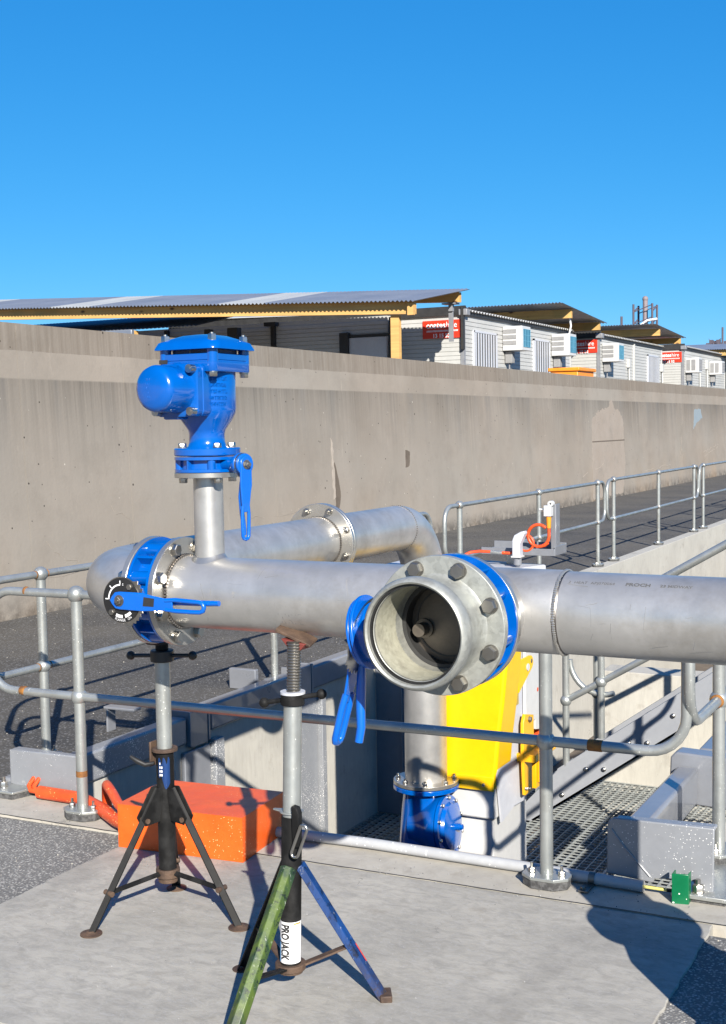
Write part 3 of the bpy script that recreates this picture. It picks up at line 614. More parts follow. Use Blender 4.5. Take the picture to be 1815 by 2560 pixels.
b = MB(); b.prism([(6.46, -.58), (6.66, -.54), (6.86, -.555), (6.86, .6), (6.40, .6), (6.40, -.3)], (-2.528, 0, 0), Y_, Z_, (.012, 0, 0)); b.build('side_panel', 'greyl', t)
b = MB(); b.b2((-2.92, 6.5, -.3), (-2.53, 7.0, .78)); b.build('casing', 'greyl', t, bevel=.01)
b = MB(); b.prism([(6.80, .72), (7.1, .72), (7.1, -.186), (6.965, -.16), (6.965, -.1), (6.80, -.09)], (-2.512, 0, 0), Y_, Z_, (.02, 0, 0)); b.build('mast_panel', 'white', t, bevel=.002)
b = MB(); b.b2((-2.9, 7.1, -.5), (-2.5, 7.13, .72)); b.build('edge_strip', 'orangel' if 0 else 'orangec', t)
b = MB(); lug = [(6.640, .305), (6.845, .305)]+[(6.845+.045*cos(a), .262+.043*sin(a)) for a in [pi/2-i*pi/8 for i in range(7)]]+[(6.65, .12)]
b.prism(lug, (-2.49, 0, 0), Y_, Z_, (.012, 0, 0)); b.build('lifting_lug', 'yellow', t, bevel=.002)
b = MB(); b.cyl((-2.4765, 6.79, .245), (-2.472, 6.79, .245), .022, 20); b.build('lug_hole', 'white', t)
b = MB(); b.prism([(6.73, -.018), (6.87, -.05), (6.875, -.252), (6.84, -.255), (6.84, -.49), (6.72, -.492), (6.695, -.242), (6.70, -.065)], (-2.491, 0, 0), Y_, Z_, (.02, 0, 0)); b.b2((-2.52, 6.7, -.29), (-2.40, 7.06, -.245)); b.b2((-2.50, 6.9, -.5), (-2.47, 7.02, -.29)); b.b2((-2.47, 6.93, -.47), (-2.455, 6.96, -.3)); b.build('guide_bracket', 'yellowb', t, bevel=.003)
for c in ((6.79, -.06), (6.86, .27), (6.72, -.45), (6.76, -.46)):
    b = MB(); b.hexb((-2.471 if c[1] < .1 else -2.492, c[0], c[1]), X_, .016 if c[1] > -.1 else .009, .012); b.build('bolt', 'bolt_dull' if c[1] > -.1 else 'bolt', t)
b = MB(); b.cyl((-2.4925, 7.0, .073), (-2.491, 7.0, .073), .013, 14); b.build('hole_ring', 'orangec', t)
b = MB(); b.b2((-2.5125, 6.615, .04), (-2.51, 6.727, .105)); pl = b.build('rating_label', simple('label_gold', lin('#a8923c'), lin('#b39c44'), .4), t)
b = MB(); b.b2((-2.5098, 6.622, .046), (-2.5092, 6.69, .099)); b.build('label_panel', 'dink', pl); b = MB(); b.b2((-2.5088, 6.63, .052), (-2.5084, 6.68, .057)); b.b2((-2.5088, 6.63, .068), (-2.5084, 6.68, .073)); b.build('label_lines', 'label', pl)
b = MB(); b.prism([(-3.3, 6.5), (-2.52, 6.5), (-2.4, 6.9), (-3.3, 7.1)], (0, 0, .80), X_, Y_, (0, 0, .035)); b.b2((-3.1, 6.55, .7), (-2.6, 6.95, .8)); b.build('lid', 'greyl', t, bevel=.003)
# cable tray with sensors
t = thing('sensor_tray', (-2.5, 6.8, .9), 'grey angled cable tray with upright back plate mounted above the machine', 'cable tray')
b = MB(); b.b2((-2.76, 6.8, .895), (-2.31, 7.0, .903)); b.b2((-2.76, 6.795, .895), (-2.31, 6.8, .935)); b.b2((-2.76, 7.0, .895), (-2.31, 7.004, .955)); b.b2((-2.314, 6.8, .895), (-2.31, 7.0, .95)); b.build('tray', 'greyc', t, bevel=.002)
b = MB(); b.b2((-2.345, 6.83, .90), (-2.315, 6.85, 1.19)); b.b2((-2.318, 6.83, .90), (-2.314, 6.9, 1.19)); b.build('back_plate', 'greyc', t, bevel=.002)
b = MB(); b.b2((-2.62, 6.84, .60), (-2.58, 6.9, .895)); b.build('stalk', 'galv', t)
t = thing('level_sensor', (-2.5, 6.75, .86), 'white angled sensor head with round silver base at the left end of the tray', 'sensor')
b = MB(); b.prism([(-2.525, .90), (-2.478, .90), (-2.478, .97), (-2.45, 1.03), (-2.455, 1.045), (-2.475, 1.04), (-2.512, 1.02), (-2.525, .99)], (0, 6.68, 0), X_, Z_, (0, .05, 0)); b.build('head', 'greyl', t, bevel=.003)
b = MB(); b.b2((-2.53, 6.67, .892), (-2.472, 6.74, .902)); b.build('flange_plate', 'white', t, bevel=.002)
b = MB(); b.cyl((-2.501, 6.705, .85), (-2.501, 6.705, .892), .023, 20); b.cyl((-2.501, 6.705, .842), (-2.501, 6.705, .85), .015, 20); b.build('base_cylinder', 'greyc', t)
t = thing('level_sensor', (-2.33, 6.8, 1.15), 'white square switch box with a round eye on top of the upright plate', 'sensor')
b = MB(); b.b2((-2.372, 6.78, 1.122), (-2.328, 6.825, 1.185)); b.build('box', 'white', t, bevel=.003)
b = MB(); b.ring((-2.332, 6.785, 1.195), Y_, .006, .017, .03, 24); b.cyl((-2.332, 6.80, 1.195), (-2.332, 6.81, 1.195), .007, 12); b.build('eye', 'white', t)
b = MB(); b.cyl((-2.372, 6.80, 1.162), (-2.40, 6.80, 1.16), .006, 12); b.ball((-2.40, 6.8, 1.16), .008, 12); b.build('knob', 'white', t)
b = MB(); b.cyl((-2.347, 6.80, 1.122), (-2.347, 6.80, 1.055), .015, 16, .012); b.build('gland', 'orangel', t)
b = MB(); b.tube([(-2.347, 6.80, 1.06), (-2.346, 6.80, 1.03)]+arc((-2.409, 6.80, 1.01), .063, .1, -1.75*pi, X_, Z_, 26), .0095, 12)
b.tube([(-2.352, 6.80, .97), (-2.37, 6.8, .955), (-2.42, 6.80, .945)], .009, 12)
tag(b.build('cable_loop', 'orangec'), 'orange cable coiled in a loop below the white switch box', 'cable')
b = MB(); b.tube(arc((-2.485, 6.80, .965), .045, -.6*pi, .55*pi, X_, Z_, 14), .008, 12); b.tube([(-2.50, 6.78, .925), (-2.53, 6.76, .96), (-2.54, 6.74, .92), (-2.555, 6.72, .912), (-2.60, 6.72, .913)], .009, 12); b.tube([(-2.66, 6.72, .917), (-2.74, 6.72, .918), (-2.79, 6.70, .912), (-2.83, 6.68, .89)], .009, 12)
tag(b.build('cable_loop', 'orangec'), 'orange cable wound round the angled white sensor head', 'cable')
b = MB(); b.cyl((-2.60, 6.72, .913), (-2.67, 6.72, .917), .011, 16); tag(b.build('cable_joint', 'galv'), 'short silver sleeve joining the orange cable at the tray', 'cable joint')

scale_about_cam()
# ================================================================== PIPEWORK
PY, PZ, PR = 3.165, 1.15, .1095
def flange_bolts(parent, o, d, rb, n, r, h, mat='bolt', ph=0, t_back=None, stud=False):
    o = Vector(o); d = Vector(d).normalized(); u, v = ortho(d)
    for k in range(n):
        a = ph+2*pi*k/n; c = o+(u*cos(a)+v*sin(a))*rb
        b = MB(); b.hexb(c, d, r, h, True, random.random()); 
        if stud: b.cyl(c+d*h, c+d*(h+.014), r*.52, 10)
        if t_back: b.hexb(c-d*t_back, -d, r, h, True, .4); b.cyl(c-d*t_back, c, r*.5, 10)
        b.build('bolt', mat, parent)
PHB = pi/8
# front header pipe with tee
t = thing('header_pipe', (-1.7, PY, PZ), 'long stainless steel pipe across the front carrying a short riser near its left end', 'pipe')
b = MB(); b.cyl((-2.275, PY, PZ), (-1.41, PY, PZ), PR, 72); b.build('pipe', 'ss', t)
b = MB(); b.lathe((-1.41, PY, PZ), X_, [(0, PR), (.02, PR+.003), (.353, PR+.003), (.365, PR)], 72, False)
b.lathe((-1.228, PY-.02, PZ), -Y_, [(0, PR-.004), (.2, PR-.004), (.30, PR-.002)], 64, False)
b.build('tee', 'ss', t)
b = MB(); b.cyl((-1.045, PY, PZ), (-.60, PY, PZ), PR, 72); b.build('pipe', 'ss', t)
for xx in (-1.41, -1.045):
    b = MB(); b.lathe((xx, PY, PZ), X_, [(-.008, PR+.0004), (-.006, PR+.0012), (-.003, PR+.003), (.003, PR+.003), (.006, PR+.0012), (.008, PR+.0004)], 72, False); w_ = b.build('weld_seam', 'ss_dark', t)
    b = MB()
    for k in range(110): a = 2*pi*k/110; b.ball((xx+random.uniform(-.001, .001), PY+cos(a)*(PR+.0025), PZ+sin(a)*(PR+.0025)), .0042, 6, X_, 1.3)
    b.build('weld_bead', 'ss_shiny', w_)
b = MB(); b.ring((-2.292, PY, PZ), X_, PR-.01, .169, .02, 72); b.build('flange', 'ss_shiny', t, bevel=.002)
flange_bolts(t, (-2.272, PY, PZ), X_, .145, 8, .0185, .015, 'bolt', PHB)
b = MB()
for k in range(70): a = 2*pi*k/70; b.ball((-2.268, PY+cos(a)*(PR+.003), PZ+sin(a)*(PR+.003)), .006, 6)
b.build('weld_bead', 'ss_dark', t)
AX = -2.178
b = MB(); b.cyl((AX, PY, PZ+.06), (AX, PY, 1.507), .0452, 48); b.build('riser', 'ss', t)
b = MB(); n = 64
rg = []
for i, (rr_, dz) in enumerate(((.0465, .012), (.053, .003), (.060, -.003))):
    ring = []
    for j in range(n):
        a = 2*pi*j/n; yy = rr_*sin(a); zz = sqrt(max(PR*PR-yy*yy, 0)); ring.append(Vector((AX+rr_*cos(a), PY+yy, PZ+zz+dz)))
    rg.append(ring)
b.loft(rg, False); b.build('weld_bead', 'ss_shiny', t)
b = MB(); b.ring((AX, PY, 1.505), Z_, .04, .101, .015, 56); b.build('flange', 'ss_shiny', t, bevel=.0015)
# flange ring of the outlet tee
b = MB(); b.ring((-1.232, 2.874, PZ+.012), -Y_, .1, .169, .02, 72); b.build('flange', 'ss_shiny', t, bevel=.002)
# printing on the pipe
def wrap(x0, a0, sgn=1):
    def f(x, y):
        a = a0+y/PR; return Vector((x0+x, PY-(PR+.0006)*cos(a), PZ+(PR+.0006)*sin(a)))
    return f
put_text('2  HEAT  APJ070064', .0125, wrap(-1.018, .92), 'stencil', 'gink', t, 1.15)
put_text('FROCH', .0155, wrap(-.868, .915), 'stencil', 'gink', t, 1.25, .0005)
put_text('23 MIDWAY', .0125, wrap(-.78, .92), 'stencil', 'gink', t, 1.2, .0003)
random.seed(3); b = MB()
def scribe(b, pts, x0, a0, s, wd=.0011):
    f = wrap(x0, a0)
    for p, q in zip(pts, pts[1:]):
        d = Vector((q[0]-p[0], q[1]-p[1])); 
        if d.length == 0: continue
        nn = Vector((-d.y, d.x)).normalized()*wd/2
        a_, b_ = Vector(p)*s, Vector(q)*s
        b.add([f(*(a_-nn)), f(*(b_-nn)), f(*(b_+nn)), f(*(a_+nn))], [(0, 1, 2, 3)])
W_ = [(0, 1), (.15, 0), (.35, .7), (.5, 0), (.7, 1)]; A_ = [(.8, 0), (1.0, .9), (1.2, 0), (1.1, .4), (.9, .4)]; V_ = [(1.25, 1), (1.45, 0), (1.7, 1)]; E_ = [(2.2, 1), (1.9, 1), (1.9, 0), (2.2, 0)]; E2 = [(1.9, .5), (2.15, .5)]
for q in (W_, A_, V_, E_, E2): scribe(b, [tuple(x) for x in q], -1.875, -.62, .035)
scribe(b, [(0, 1), (.1, .2), (.25, .2), (.25, 1)], -2.03, .1, .012); scribe(b, [(.45, 1), (.45, .4), (.7, .3), (.7, 1), (.7, -.3), (.4, -.3)], -2.03, .1, .012)
for k in range(46):
    xx = random.uniform(-2.2, .0); aa = random.uniform(-.9, 1.0); L = random.uniform(.01, .06); an = random.choice([random.uniform(-.3, .3), random.uniform(1.2, 1.9)])
    p = [(L*i/3*cos(an)+random.uniform(-.001, .001), L*i/3*sin(an)+random.uniform(-.001, .001)) for i in range(4)]
    scribe(b, p, xx, aa, 1, random.choice([.0006, .0009, .0012]))
b.build('scratches', 'scr', t, smooth=0)

# elbow and rear spool
BX = -2.685; EC = Vector((-2.38, PY+.305, PZ))
t = thing('rear_pipe', (BX, 4.2, PZ), 'stainless elbow and pipe running back from the left valve to the rear flange', 'pipe')
def torus_pts(c, RR, a0, a1, ex, ey, n=20): return arc(c, RR, a0, a1, ex, ey, n)
b = MB(); b.tube(torus_pts(EC, .305, 0, pi/2, -Y_, -X_, 28), PR, 64); b.build('elbow', 'ss', t)
b = MB(); b.ring((-2.397, PY, PZ), X_, PR-.01, .169, .02, 72); b.build('flange', 'ss_shiny', t, bevel=.002)
b = MB(); b.cyl((BX, EC.y, PZ), (BX, 4.74, PZ), PR, 72); b.build('pipe', 'ss', t)
b = MB(); b.ring((BX, 4.735, PZ), Y_, PR-.01, .169, .018, 72); b.build('flange', 'ss_shiny', t, bevel=.002)
flange_bolts(t, (BX, 4.733, PZ), -Y_, .145, 8, .014, .012, 'bolt', PHB, stud=True)
flange_bolts(t, (-2.398, PY, PZ), -X_, .145, 8, .0185, .015, 'bolt', PHB)
b = MB()
for k in range(70): a = 2*pi*k/70; b.ball((BX+cos(a)*(PR+.001), 4.732, PZ+sin(a)*(PR+.001)), .005, 6); b.ball((BX+cos(a)*(PR+.0005), EC.y, PZ+sin(a)*(PR+.0005)), .0035, 6)
b.build('weld_bead', 'ss_dark', t)
VY = 5.82; EC2 = Vector((BX, VY-.305, PZ-.305))
t = thing('drop_pipe', (BX, VY, -.2), 'stainless pipe from the rear flange turning down into the pit', 'pipe')
b = MB(); b.ring((BX, 4.756, PZ), Y_, PR-.01, .169, .018, 72); b.build('flange', 'ss_shiny', t, bevel=.002)
b = MB(); b.cyl((BX, 4.77, PZ), (BX, EC2.y, PZ), PR, 72); b.build('pipe', 'ss', t)
b = MB(); b.tube(torus_pts(EC2, .305, pi/2, 0, Y_, Z_, 28), PR, 64); b.build('elbow', 'ss', t)
b = MB(); b.cyl((BX, VY, PZ-.305), (BX, VY, -.18), PR, 72); b.build('pipe', 'ss', t)
b = MB(); b.ring((BX, VY, -.20), Z_, PR-.01, .17, .02, 72); b.build('flange', 'ss_shiny', t, bevel=.002)
flange_bolts(t, (BX, VY, -.18), Z_, .146, 8, .013, .012, 'bolt', PHB, stud=True)
b = MB()
for k in range(64): a = 2*pi*k/64; b.ball((BX+cos(a)*(PR+.001), EC2.y, PZ+sin(a)*(PR+.001)), .0035, 6)
b.build('weld_bead', 'ss_dark', t)
# check valve under it
CVT = Matrix.Translation((0, 0, .045))
t = thing('check_valve', (BX, VY, -.7), 'glossy blue cast check valve with round bolted cover below the drop pipe', 'valve')
b = MB(CVT); b.ring((BX, VY, -.272), Z_, .08, .171, .024, 72); b.build('flange', 'blue', t, bevel=.003)
b = MB(CVT); b.tube([(BX, VY, -.265), (BX, VY, -.29), (BX+.0, VY, -.36), (BX+.01, VY, -.45), (BX+.015, VY, -.54), (BX+.01, VY, -.64), (BX-.0, VY, -.74), (BX, VY, -.79)], [.125, .118, .128, .146, .156, .156, .14, .12], 48); b.build('body', 'blue', t)
cd = Vector((.97, .02, .10)).normalized(); cc = Vector((BX+.075, VY-.05, -.455))
b = MB(CVT); b.lathe(cc-cd*.12, cd, [(0, .10), (.06, .118), (.12, .14), (.150, .160), (.175, .160)], 56); b.build('cover_neck', 'blue', t)
b = MB(CVT); b.lathe(cc+cd*.06, cd, [(0, .161), (.018, .159), (.02, .125), (.036, .115), (.046, .07), (.05, .0005)], 56); b.build('cover', 'blue', t)
u, v = ortho(cd)
for k in range(10):
    a = 2*pi*k/10+.2; b = MB(CVT); b.hexb(cc+cd*.078+(u*cos(a)+v*sin(a))*.146, cd, .0095, .010); b.build('bolt', 'bolt', t)
b = MB(CVT); b.cyl(cc+cd*.10-v*.0, cc+cd*.135, .018, 20); b.hexb(cc+cd*.135, cd, .015, .012); b.build('plug', 'blue', t)
b = MB(CVT); b.ring((BX, VY, -.80), Z_, .08, .171, .024, 72); b.build('flange', 'blue', t, bevel=.003)
b = MB(CVT); b.cyl((BX, VY, -1.224), (BX, VY, -.80), .10, 32); b.build('stub', 'blue', t)
b = MB(CVT); b.prism([(-.26, -.79), (-.12, -.79), (-.11, -.52), (-.22, -.66)], (BX, VY-.02, 0), X_, Z_, (0, .03, 0)); b.build('foot_rib', 'blue', t, bevel=.004)

# ------------------------------------------------------------------ butterfly valves
def butterfly(loc, axis, neck, ldir, label, ro, thick, ln, n_b, lever_len, neck_len, scale=1.0, split=.0, closed=False, dial=True, boss_ph=0, disc_show=False, sql=.34):
    n = Vector(neck).normalized(); a = Vector(axis).normalized(); c = n.cross(a)
    L = Vector(loc); T = Matrix(((n.x, a.x, c.x, L.x), (n.y, a.y, c.y, L.y), (n.z, a.z, c.z, L.z), (0, 0, 0, 1)))
    t = thing('butterfly_valve', L, label, 'valve', None); h = thick/2; ri = ro*.6
    o0 = Vector()
    b = MB(T)   # body ring: two rims and a recessed waist
    b.lathe((0, -h, 0), Y_, [(0, ri), (0, ro), (.009, ro), (.010, ro*.80), (thick-.010, ro*.80), (thick-.009, ro), (thick, ro), (thick, ri)], 72, False, 0, True); b.build('body', 'blue', t)
    u, v = ortho(Y_)
    for k in range(n_b):
        an = boss_ph+2*pi*k/n_b; p = (u*cos(an)+v*sin(an))*ro*.855
        b = MB(T); b.cyl(p-Y_*h*.98, p+Y_*h*.98, ro*.125, 18); b.build('lug', 'blue', t, bevel=.001)
        if k % 2 == 0:
            a2 = an+pi/n_b; e1 = u*cos(a2)+v*sin(a2); e2 = u*-sin(a2)+v*cos(a2); c_ = e1*ro*.88
            b = MB(T); b.prism([(-.003, -ro*.1), (.003, -ro*.1), (.003, ro*.1), (-.003, ro*.1)], c_-Y_*h*.97, e2, e1, Y_*h*1.94); b.build('rib', 'blue', t)
    b = MB(T); b.cyl((ro*.7, 0, 0), (neck_len*.86, 0, 0), ro*.17, 28); b.cyl((ro*.70, 0, 0), (ro*1.02, 0, 0), thick*.42, 24, ro*.17); b.cyl((neck_len*.86-.006, 0, 0), (neck_len-.006, 0, 0), ro*.36*scale, 32); b.build('neck', 'blue', t, bevel=.004)
    if closed or disc_show:
        b = MB(T); b.lathe((0, -.006, 0), Y_, [(0, .002), (0, ri*.8), (.003, ri*.985), (.010, ri*.985), (.013, ri*.8), (.013, .002)], 64); d_ = b.build('disc', 'bore', t)
        b = MB(T); b.cyl((ri*.62, -.0, .006), (ri*.62, -.048, .006), .0165, 24); b.cyl((ri*.62, -.0, .006), (ri*.62, -.016, .006), .024, 24); b.build('shaft_boss', 'bore', d_)
        b = MB(T); b.lathe((0, -.007, 0), Y_, [(-.001, ri*.80), (-.001, ri*.84), (.002, ri*.84), (.002, ri*.80)], 48, False, 0, True); b.build('disc_groove', 'dark', d_)
        b = MB(T); b.ring((0, -h-.0015, 0), Y_, ri*.97, ri*1.19, thick*.97, 64); b.build('seat_ring', 'dark', t)
    # notch plate
    rd = ro*.40*scale; ld = Vector(ldir).normalized(); lw = ld; lx = n.cross(ld)   # lever frame: along, across
    pv = L+n*neck_len
    b = MB(); pl = []; N = 72
    for k in range(N):
        an = 2*pi*k/N; rr_ = rd*1.05
        if .3 < an < 2.5: rr_ = rd*(1.24 if (k//1) % 2 else 1.14)
        pl.append((rr_*cos(an), rr_*sin(an)))
    b.prism(pl, pv-n*.004, -lx, lw*-1 if False else lw, n*.004); b.build('notch_plate', 'bolt', t)
    if not dial: b = MB(); b.cyl(pv, pv+n*.009, rd*.98, 40); b.cyl(pv-n*.014, pv-n*.0045, rd*1.06, 40); b.build('cover_disc', 'bluep', t, bevel=.002)
    if dial:
        b = MB(); b.cyl(pv+n*.0005, pv+n*.003, rd, 56); dl = b.build('dial', 'black', t)
        b = MB()
        for k in range(14):
            a0 = 1.62+k*1.5/14; a1 = a0+1.5/14; f_ = lambda aa, rr_: pv+n*.0036+(lw*-cos(aa-pi/2)*0+(-lw)*sin(aa-pi/2)*1+lx*0)*0+(lw*cos(aa)+(Vector(c) if False else Z_ if abs(n.z) < .5 else Y_)*sin(aa))*rr_
            b.add([f_(a0, rd*.66), f_(a1, rd*.66), f_(a1, rd*.73), f_(a0, rd*.73)], [(0, 1, 2, 3)])
        for aa in (1.62, 2.35, 3.10): b.add([f_(aa-.03, rd*.70), f_(aa+.03, rd*.70), f_(aa+.03, rd*.88), f_(aa-.03, rd*.88)], [(0, 1, 2, 3)])
        for a0 in (4.28, 4.98):
            for k in range(6): a1 = a0+k*.085; b.add([f_(a1, rd*.66), f_(a1+.085, rd*.66), f_(a1+.085, rd*.80), f_(a1, rd*.80)], [(0, 1, 2, 3)])
        b.build('dial_marks', 'ink', dl, smooth=0)
        def cf(x, y):
            aa = 4.30+x/(rd*.93); return f_(aa, rd*.95-y) if False else pv+n*.0036+(lw*cos(aa)+Z_*sin(aa))*(rd*.95-y)
        if abs(n.z) < .5 and abs(ld.z) < .5: put_text('FLANGE', .011, cf, 'dial_lettering', 'ink', dl); put_text('ON', .010, lambda x, y: cf(x+rd*.75, y), 'dial_lettering', 'ink', dl); put_text('S', .010, lambda x, y: pv+n*.0036+lw*(rd*.08+x)+Z_*(rd*.66+y), 'dial_lettering', 'ink', dl)
        for aa in (.9, 3.95):
            b = MB(); b.hexb(pv+n*.003+(lw*cos(aa)+(n.cross(lw) if n.cross(lw).z > 0 or abs(n.cross(lw).z) < .1 else -n.cross(lw))*sin(aa))*rd*.78, n, .0095, .006, False); b.build('dial_screw', 'bolt_dull', t)
    # lever
    s = lever_len; q = pv+n*.006
    bl = [(-.028, -.012), (-.036, 0), (-.028, .012), (-.016, .024), (0, .0265), (.085, .0265), (.11, .021), (.17, .013), (.19, .013), (.19, -.020), (.17, -.021), (.085, -.0275), (0, -.0265), (-.016, -.024)]
    k_ = s/.33; cr = n.cross(ld)
    if abs(cr.z) > .1 and cr.z < 0: cr = -cr
    b = MB(); b.prism([(x*k_ if x > 0 else x*scale, y*scale) for x, y in bl], q, ld, cr, n*.007); le = b.build('lever', 'bluep', t, bevel=.0022, seg=3)
    b = MB(); hn = n*.004
    P = lambda x, y, z=0: q+ld*x*k_+cr*y*scale+n*(.003+z)
    r_ = .0068*scale
    b.tube([P(.165, .008), P(.20, .011), P(.255, .009)]+[P(.285+.014*cos(a_), -.006+.014*sin(a_)) for a_ in (pi/2, pi/4, 0, -pi/4, -pi/2)]+[P(.255, -.021), P(.20, -.021), P(.165, -.018)], r_, 12); b.build('handle_loop', 'bluep', t)
    b = MB()
    ys = 0 if split > .03 else 1
    sq = [P(.07, -.006, -.014), P(.13, -.004, -.018-split*.2), P(.2, .002+split*.4*ys, -.018-split*.6), P(sql-.04, .004+split*ys, -.016-split), P(sql, .006+split*1.1*ys, -.016-split*1.1)]
    b.tube(sq, [.007*scale, .009*scale, .009*scale, .0085*scale, .008*scale], 12); b.build('squeeze_lever', 'bluep', t)
    b = MB(); b.prism([(.086, -.012), (.125, -.012), (.128, .012), (.09, .015)], q+n*.0072, ld, cr, n*.0006) if not split else b.box(q+ld*.1*k_, (.004, .004, .004)); b.build('lever_pocket', 'dark', t)
    b = MB(); b.cyl(q+n*.007, q+n*.009, .017*scale, 24); b.hexb(q+n*.009, n, .0125*scale, .009, False, .3); b.cyl(q+n*.018, q+n*.022, .006, 12); b.build('lever_bolt', 'bolt_dull', t)
    return t
butterfly((-2.334, PY, PZ), X_, (0, -1, 0), X_, 'blue butterfly valve at left with black dial and lever pointing right', .166, .082, .05, 8, .33, .235, boss_ph=PHB)
butterfly((AX, PY, 1.5445), Z_, (.97, -.25, 0), -Z_, 'small blue butterfly valve directly under the blue air valve with its lever hanging down', .100, .046, .05, 4, .245, .16, .82, split=.014, sql=.285, dial=False, boss_ph=pi/4+.2)
butterfly((-1.232, 2.815, PZ+.014), Y_, (-.985, 0, -.165), Vector((-.27, -.03, -1)), 'blue butterfly valve behind the open galvanised coupling, two lever arms hanging', .167, .078, .05, 8, .335, .235, 1.35, split=.052, sql=.30, closed=True, boss_ph=PHB, dial=False)

# ------------------------------------------------------------------ open hose coupling facing the camera
HX, HZ = -1.232, PZ+.015
t = thing('hose_coupling', (HX, 2.75, HZ), 'open galvanised hose coupling with wide bolted flange facing the viewer', 'pipe coupling')
b = MB(); b.lathe((HX, 2.776, HZ), -Y_, [(0, .1), (0, .171), (.022, .171), (.0235, .1695), (.0235, .128), (.030, .121), (.05, .117), (.10, .1165), (.112, .120), (.122, .130), (.138, .1345), (.156, .1345), (.168, .130), (.172, .124), (.168, .1195), (.150, .1175), (.147, .1125), (.12, .1115), (.05, .1105), (.0, .108)], 96, False, 0, True); b.build('casting', 'galv_cast', t)
b = MB(); b.lathe((HX, 2.78, HZ), -Y_, [(0, .1095), (.14, .1105), (.146, .1115)], 72, False); b.build('bore_lining', 'galv_in', t)
b = MB(); b.lathe((HX, 2.776, HZ), -Y_, [(.149, .1135), (.149, .119), (.158, .119), (.158, .1135)], 72, False, 0, True); b.build('rubber_seal', 'black', t)
flange_bolts(t, (HX, 2.7525, HZ), -Y_, .1475, 8, .0185, .017, 'bolt_dull', PHB)

# ------------------------------------------------------------------ air valve
t = thing('air_valve', (AX, PY, 1.572), 'tall glossy blue cast air valve with domed side cap standing on the riser pipe', 'valve')
b = MB(); b.cyl((AX, PY, 1.570), (AX, PY, 1.594), .101, 56); b.build('base_flange', 'blue', t, bevel=.004)
for k in range(4):
    a = pi/4+.2+k*pi/2; b = MB(); p = (AX+.080*cos(a), PY+.080*sin(a)); b.hexb((*p, 1.595), Z_, .0125, .011); b.hexb((*p, 1.503), -Z_, .0125, .011); b.build('bolt', 'bolt', t)
b = MB(); b.lathe((AX, PY, 1.593), Z_, [(0, .066), (.006, .058), (.02, .0545), (.042, .054), (.055, .057), (.085, .078), (.105, .0885), (.12, .091), (.235, .091), (.245, .088)], 56); b.build('body', 'blue', t)
def rsq(h, r, z, n=6, cx=AX, cy=PY):
    o = []
    for q in range(4):
        ccx, ccy = ((h-r) if q in (0, 3) else -(h-r)), ((h-r) if q in (0, 1) else -(h-r))
        for i in range(n+1): a = q*pi/2+i*pi/2/n; o.append(Vector((cx+ccx+r*cos(a), cy+ccy+r*sin(a), z)))
    return o
b = MB(); b.loft([rsq(.100, .02, 1.820), rsq(.1015, .02, 1.823), rsq(.1015, .02, 1.848), rsq(.0975, .02, 1.850), rsq(.0975, .02, 1.853), rsq(.0995, .02, 1.855), rsq(.0995, .02, 1.872), rsq(.097, .02, 1.874)]); b.build('top_flange', 'blue', t)
b = MB(); b.loft([rsq(.113, .03, 1.885), rsq(.1165, .03, 1.886), rsq(.1165, .03, 1.890), rsq(.108, .03, 1.908), rsq(.09, .035, 1.918), rsq(.06, .04, 1.930), rsq(.03, .025, 1.934), rsq(.005, .004, 1.935)]); b.build('cover', 'blue', t)
b = MB(); b.loft([rsq(.078, .03, 1.874), rsq(.078, .03, 1.889)]); b.build('gap_shade_fill', 'navy', t)  # dark block filling the gap under the cover, standing in for its shade
for sx_ in (-1, 1):
    for sy_ in (-1, 1):
        b = MB(); p = (AX+sx_*.084, PY+sy_*.084); b.cyl((*p, 1.848), (*p, 1.89), .017, 20); b.build('spacer', 'blue', t)
        b = MB(); b.hexb((*p, 1.9085), Z_, .0135, .018, True, .5); b.hexb((*p, 1.821), -Z_, .0135, .013, True, .2); b.cyl((*p, 1.92), (*p, 1.934), .006, 10); b.build('bolt', 'bolt', t)
b = MB(); b.b2((AX-.095, PY-.103, 1.846), (AX-.066, PY-.1, 1.858)); b.build('name_clip', 'dark', t)
# side cylinder toward -Y
cyv = 1.765; CXV = AX-.012
b = MB(); b.loft([[Vector((p.x-AX+CXV, PY-.04-dy, p.y-PY+cyv)) for p in rsq(h_, .02, 0)] for h_, dy in ((.073, 0), (.077, .045), (.077, .066), (.0745, .068), (.0745, .072), (.077, .074), (.077, .094), (.072, .096))]); b.build('side_flange', 'blue', t)
b = MB(); b.lathe((CXV-.004, PY-.12, cyv+.004), (-.05, -1, 0), [(0, .078), (.02, .070), (.04, .068), (.10, .0685), (.112, .064), (.119, .052), (.1225, .03), (.1235, .001)], 56); b.build('side_cap', 'blue', t)
b = MB(); b.b2((CXV-.055, PY-.13, cyv-.085), (CXV-.0, PY-.06, cyv-.06)); b.build('cap_rib', 'blue', t, bevel=.006)
for sx_ in (-1, 1):
    for sz_ in (-1, 1):
        b = MB(); c_ = Vector((CXV+sx_*.062, PY-.135, cyv+sz_*.062)); b.cyl(c_, c_-Y_*.024, .0125, 20); b.cyl(c_-Y_*.0242, c_-Y_*.0246, .0065, 6); b.build('socket_screw', 'bolt', t)
